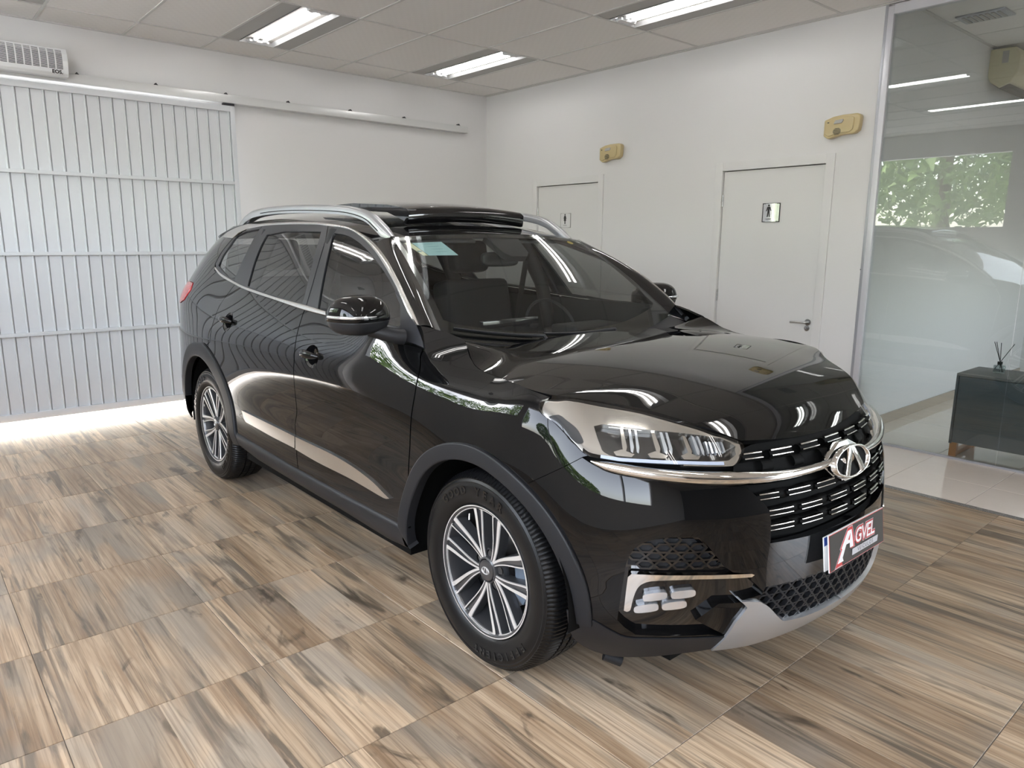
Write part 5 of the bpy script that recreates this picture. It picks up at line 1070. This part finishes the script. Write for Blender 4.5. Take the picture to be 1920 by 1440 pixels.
# ================================================================= mirrors, handles
def superell(name, c, r, m, parent, e=.62, rot=None, cut=None, n=(28, 20), shear=None):
    V = []; F = []; nu, nv = n
    sg = lambda v, p: math.copysign(abs(v)**p, v)
    for i in range(nv+1):
        b = -PI/2+PI*i/nv
        for j in range(nu):
            a = 2*PI*j/nu; p = Vector((r[0]*sg(math.cos(b), e)*sg(math.cos(a), e), r[1]*sg(math.cos(b), e)*sg(math.sin(a), e), r[2]*sg(math.sin(b), e)))
            if cut: p = cut(p)
            if rot: p = Matrix.Rotation(rot, 3, 'Z') @ p
            V.append(p+Vector(c))
    for i in range(nv):
        for j in range(nu): F.append((i*nu+j, i*nu+(j+1) % nu, (i+1)*nu+(j+1) % nu, (i+1)*nu+j))
    return mk(name, V, F, m, parent, smooth=True)
for s in (1, -1):
    mr = empty('door_mirror', (s*.86, -.50, 1.12) if s > 0 else (-.80, -.66, 1.10)); mr.parent = car
    C_ = (s*.148, -.072, .092)
    def cutu(p): return Vector((p.x, p.y*(1-.25*(p.z > 0)*p.z/.08), max(p.z, -.012)))
    def cutl(p): return Vector((p.x*(.97), p.y*.97, min(p.z, -.012)*(1 if p.z > -.012 else .95)))
    superell('mirror_cap', C_, (.118, .098, .080), 'paint', mr, .72, rot=s*.30, cut=cutu)
    superell('mirror_base', C_, (.116, .097, .072), 'matte_black', mr, .72, rot=s*.30, cut=cutl)
    superell('mirror_glass', (C_[0]-s*.004, C_[1]-.062, C_[2]-.004), (.098, .035, .060), 'chrome', mr, .6, rot=s*.22)
    # turn-signal strip along the front of the cap
    pts = []
    for a in np.linspace(-15, 88, 15):
        ca, sa = math.cos(math.radians(a)), math.sin(math.radians(a)); q = Vector((s*.1195*abs(ca)**.72*(1 if ca > 0 else -1), .0995*abs(sa)**.72*(1 if sa > 0 else -1), .006)); pts.append(Matrix.Rotation(s*.30, 3, 'Z') @ q+Vector(C_))
    sweep('turn_signal', pts, [.0065]*11+[.006, .005, .004, .002], 'fog_glass', mr, 10, flat=.9)
    sweep('mirror_arm', [(0, .0, .012), (s*.03, -.008, .016), (s*.075, -.030, .030), (s*.12, -.05, .04)], [.042, .041, .038, .032], 'matte_black', mr, 14, flat=.72)
def handle(tr, sd_):
    P = np.array(TR[tr]); c = P[:3].mean(0); du = (P[0, 0]-P[2, 0])/2; s = 1 if sd_ == 'R' else -1
    h = empty('door_handle'); h.parent = car
    lp = np.array(cup_loop(tr)); cc = lp.mean(0); rows = []
    for q in (1.03, 1., .93, .75, .5, .25, .02):
        L_ = cc+(np.vstack([lp, lp[:1]])-cc)*q; rows.append(S(L_[:, 0], L_[:, 1])-nrm(Ff, L_[:, 0], L_[:, 1])*(.002+.026*(1-q*q) if q < 1 else (.0015 if q > 1 else .004)))
    grid_patch('handle_cup', np.array(rows), 'gloss_black', h, sd_)
    us_ = np.linspace(c[0]+.080, c[0]-.074, 15); pts = []
    for k, u in enumerate(us_):
        q = (k/14-.5)*2; p = S(np.array(u), np.array(c[1]+.004)); n = nrm(Ff, np.array([u]), np.array([c[1]]))[0]; pp = p+n*(.006+.026*(1-q*q)**.6); pts.append((s*pp[0], pp[1], pp[2]))
    sweep('handle_grip', pts, [.006+.0095*(1-abs((k/14-.5)*2)**2.5) for k in range(15)], 'paint', h, 12, flat=1.25)
for sd_ in 'RL': handle('handle_f', sd_); handle('handle_r', sd_)
# ================================================================= cabin
cab = empty('cabin', (0, -1.3, .3)); cab.parent = car
def cb_box(name, x0, x1, y0, y1, z0, z1, m, bev=.03, rx=0., parent=None):
    o = box(name, x0, x1, y0, y1, z0, z1, m, parent or cab, bev, 3); o.location = Vector(o.location)-Vector((0, -1.3, .3)); o.rotation_euler = (rx, 0, 0); return o
cb_box('cabin_floor', -.80, .80, -3.3, -.4, .30, .36, 'cabin_dark', .01)
P = [[(x, y, z-.02*(abs(x)/.75)**2) for x in np.linspace(-.74, .74, 21)] for y, z in ((-.36, 1.02), (-.45, 1.055), (-.60, 1.06), (-.78, 1.045), (-.86, 1.00), (-.87, .90), (-.84, .60))]
grid_patch('dashboard', np.array(P)+np.array([0, 1.3, -.3]), 'cabin_dark', cab, flipn=False)
cb_box('display', -.10, .26, -.80, -.775, 1.03, 1.13, 'screen', .008); cb_box('instrument_hood', -.56, -.20, -.80, -.62, 1.03, 1.085, 'cabin_dark', .02)
lathe('steering_rim', [(.172, 0), (.180, .012), (.188, 0), (.180, -.012)], 'seat_fabric', cab, 'y', 40, loc=(-.36, -.95+1.3, 1.02-.3), closed=True).rotation_euler = (math.radians(24), 0, 0)
cb_box('steering_hub', -.44, -.28, -.94, -.90, .96, 1.05, 'cabin_dark', .02, math.radians(24)); cb_box('steering_spoke', -.53, -.19, -.945, -.925, 1.0, 1.03, 'cabin_dark', .008, math.radians(24))
cb_box('console', -.14, .14, -1.75, -.80, .36, .80, 'cabin_dark', .04); cb_box('gear_knob', -.03, .03, -1.12, -1.06, .80, .90, 'gloss_black', .015)
def seat(x, y, name='front_seat', wid=.25):
    s = empty(name, (x, y+1.3, 0)); s.parent = cab
    for nm, a in (('seat_cushion', (-wid, wid, -.02, .50, .18, .34)),): box(nm, *a, 'seat_fabric', s, .05, 3)
    b = box('backrest', -wid, wid, -.07, .09, .0, .62, 'seat_fabric', s, .055, 3); b.location = (0, -.10, .66); b.rotation_euler = (math.radians(12), 0, 0)
    h = box('headrest', -.13, .13, -.055, .055, 0, .19, 'seat_fabric', s, .05, 4); h.location = (0, -.19, 1.10); h.rotation_euler = (math.radians(10), 0, 0)
seat(.37, -1.52); seat(-.37, -1.52)
for x in (-.42, 0, .42): seat(x, -2.45, 'rear_seat', .21)
lin_ = np.array([[Tf(np.array(x), np.array(y))-np.array([0, 0, .035]) for x in np.linspace(-.54, .54, 13)] for y in np.linspace(-1.02, -3.2, 12)])
grid_patch('headliner', lin_+np.array([0, 1.3, -.3]), 'cabin_grey', cab, flipn=True)
superell('inner_mirror', (0, -.96+1.3, 1.405-.3), (.115, .022, .036), 'cabin_dark', cab, .5)
for s in (1, -1):
    cb_box('sun_visor', *sorted((s*.10, s*.46)), -1.16, -1.02, 1.50, 1.515, 'cabin_grey', .006, math.radians(-16))
    sweep('inner_pillar', [(s*.60, -1.50+1.3, 1.53-.3), (s*.73, -1.44+1.3, 1.25-.3), (s*.80, -1.42+1.3, .95-.3)], .045, 'cabin_dark', cab, 8); sweep('inner_pillar', [(s*.58, -2.36+1.3, 1.53-.3), (s*.74, -2.34+1.3, 1.22-.3)], .05, 'cabin_dark', cab, 8)
    P = [[(s*(.80-.02*k), y, z) for y in np.linspace(-2.35, -.55, 9)] for k, z in enumerate((1.16, .95, .60, .38))]
    grid_patch('door_lining', np.array(P)+np.array([0, 1.3, -.3]), 'cabin_dark', cab, flipn=True)
    sweep('seat_belt', [(s*.63, -1.46+1.3, 1.42-.3), (s*.60, -1.50+1.3, 1.1-.3), (s*.58, -1.56+1.3, .8-.3)], [.024]*3, 'cabin_dark', cab, 6, flat=.12)
# parcel area backdrop so that the cabin rear reads dark
cb_box('rear_backdrop', -.72, .72, -3.35, -2.75, .60, 1.02, 'cabin_dark', .03)
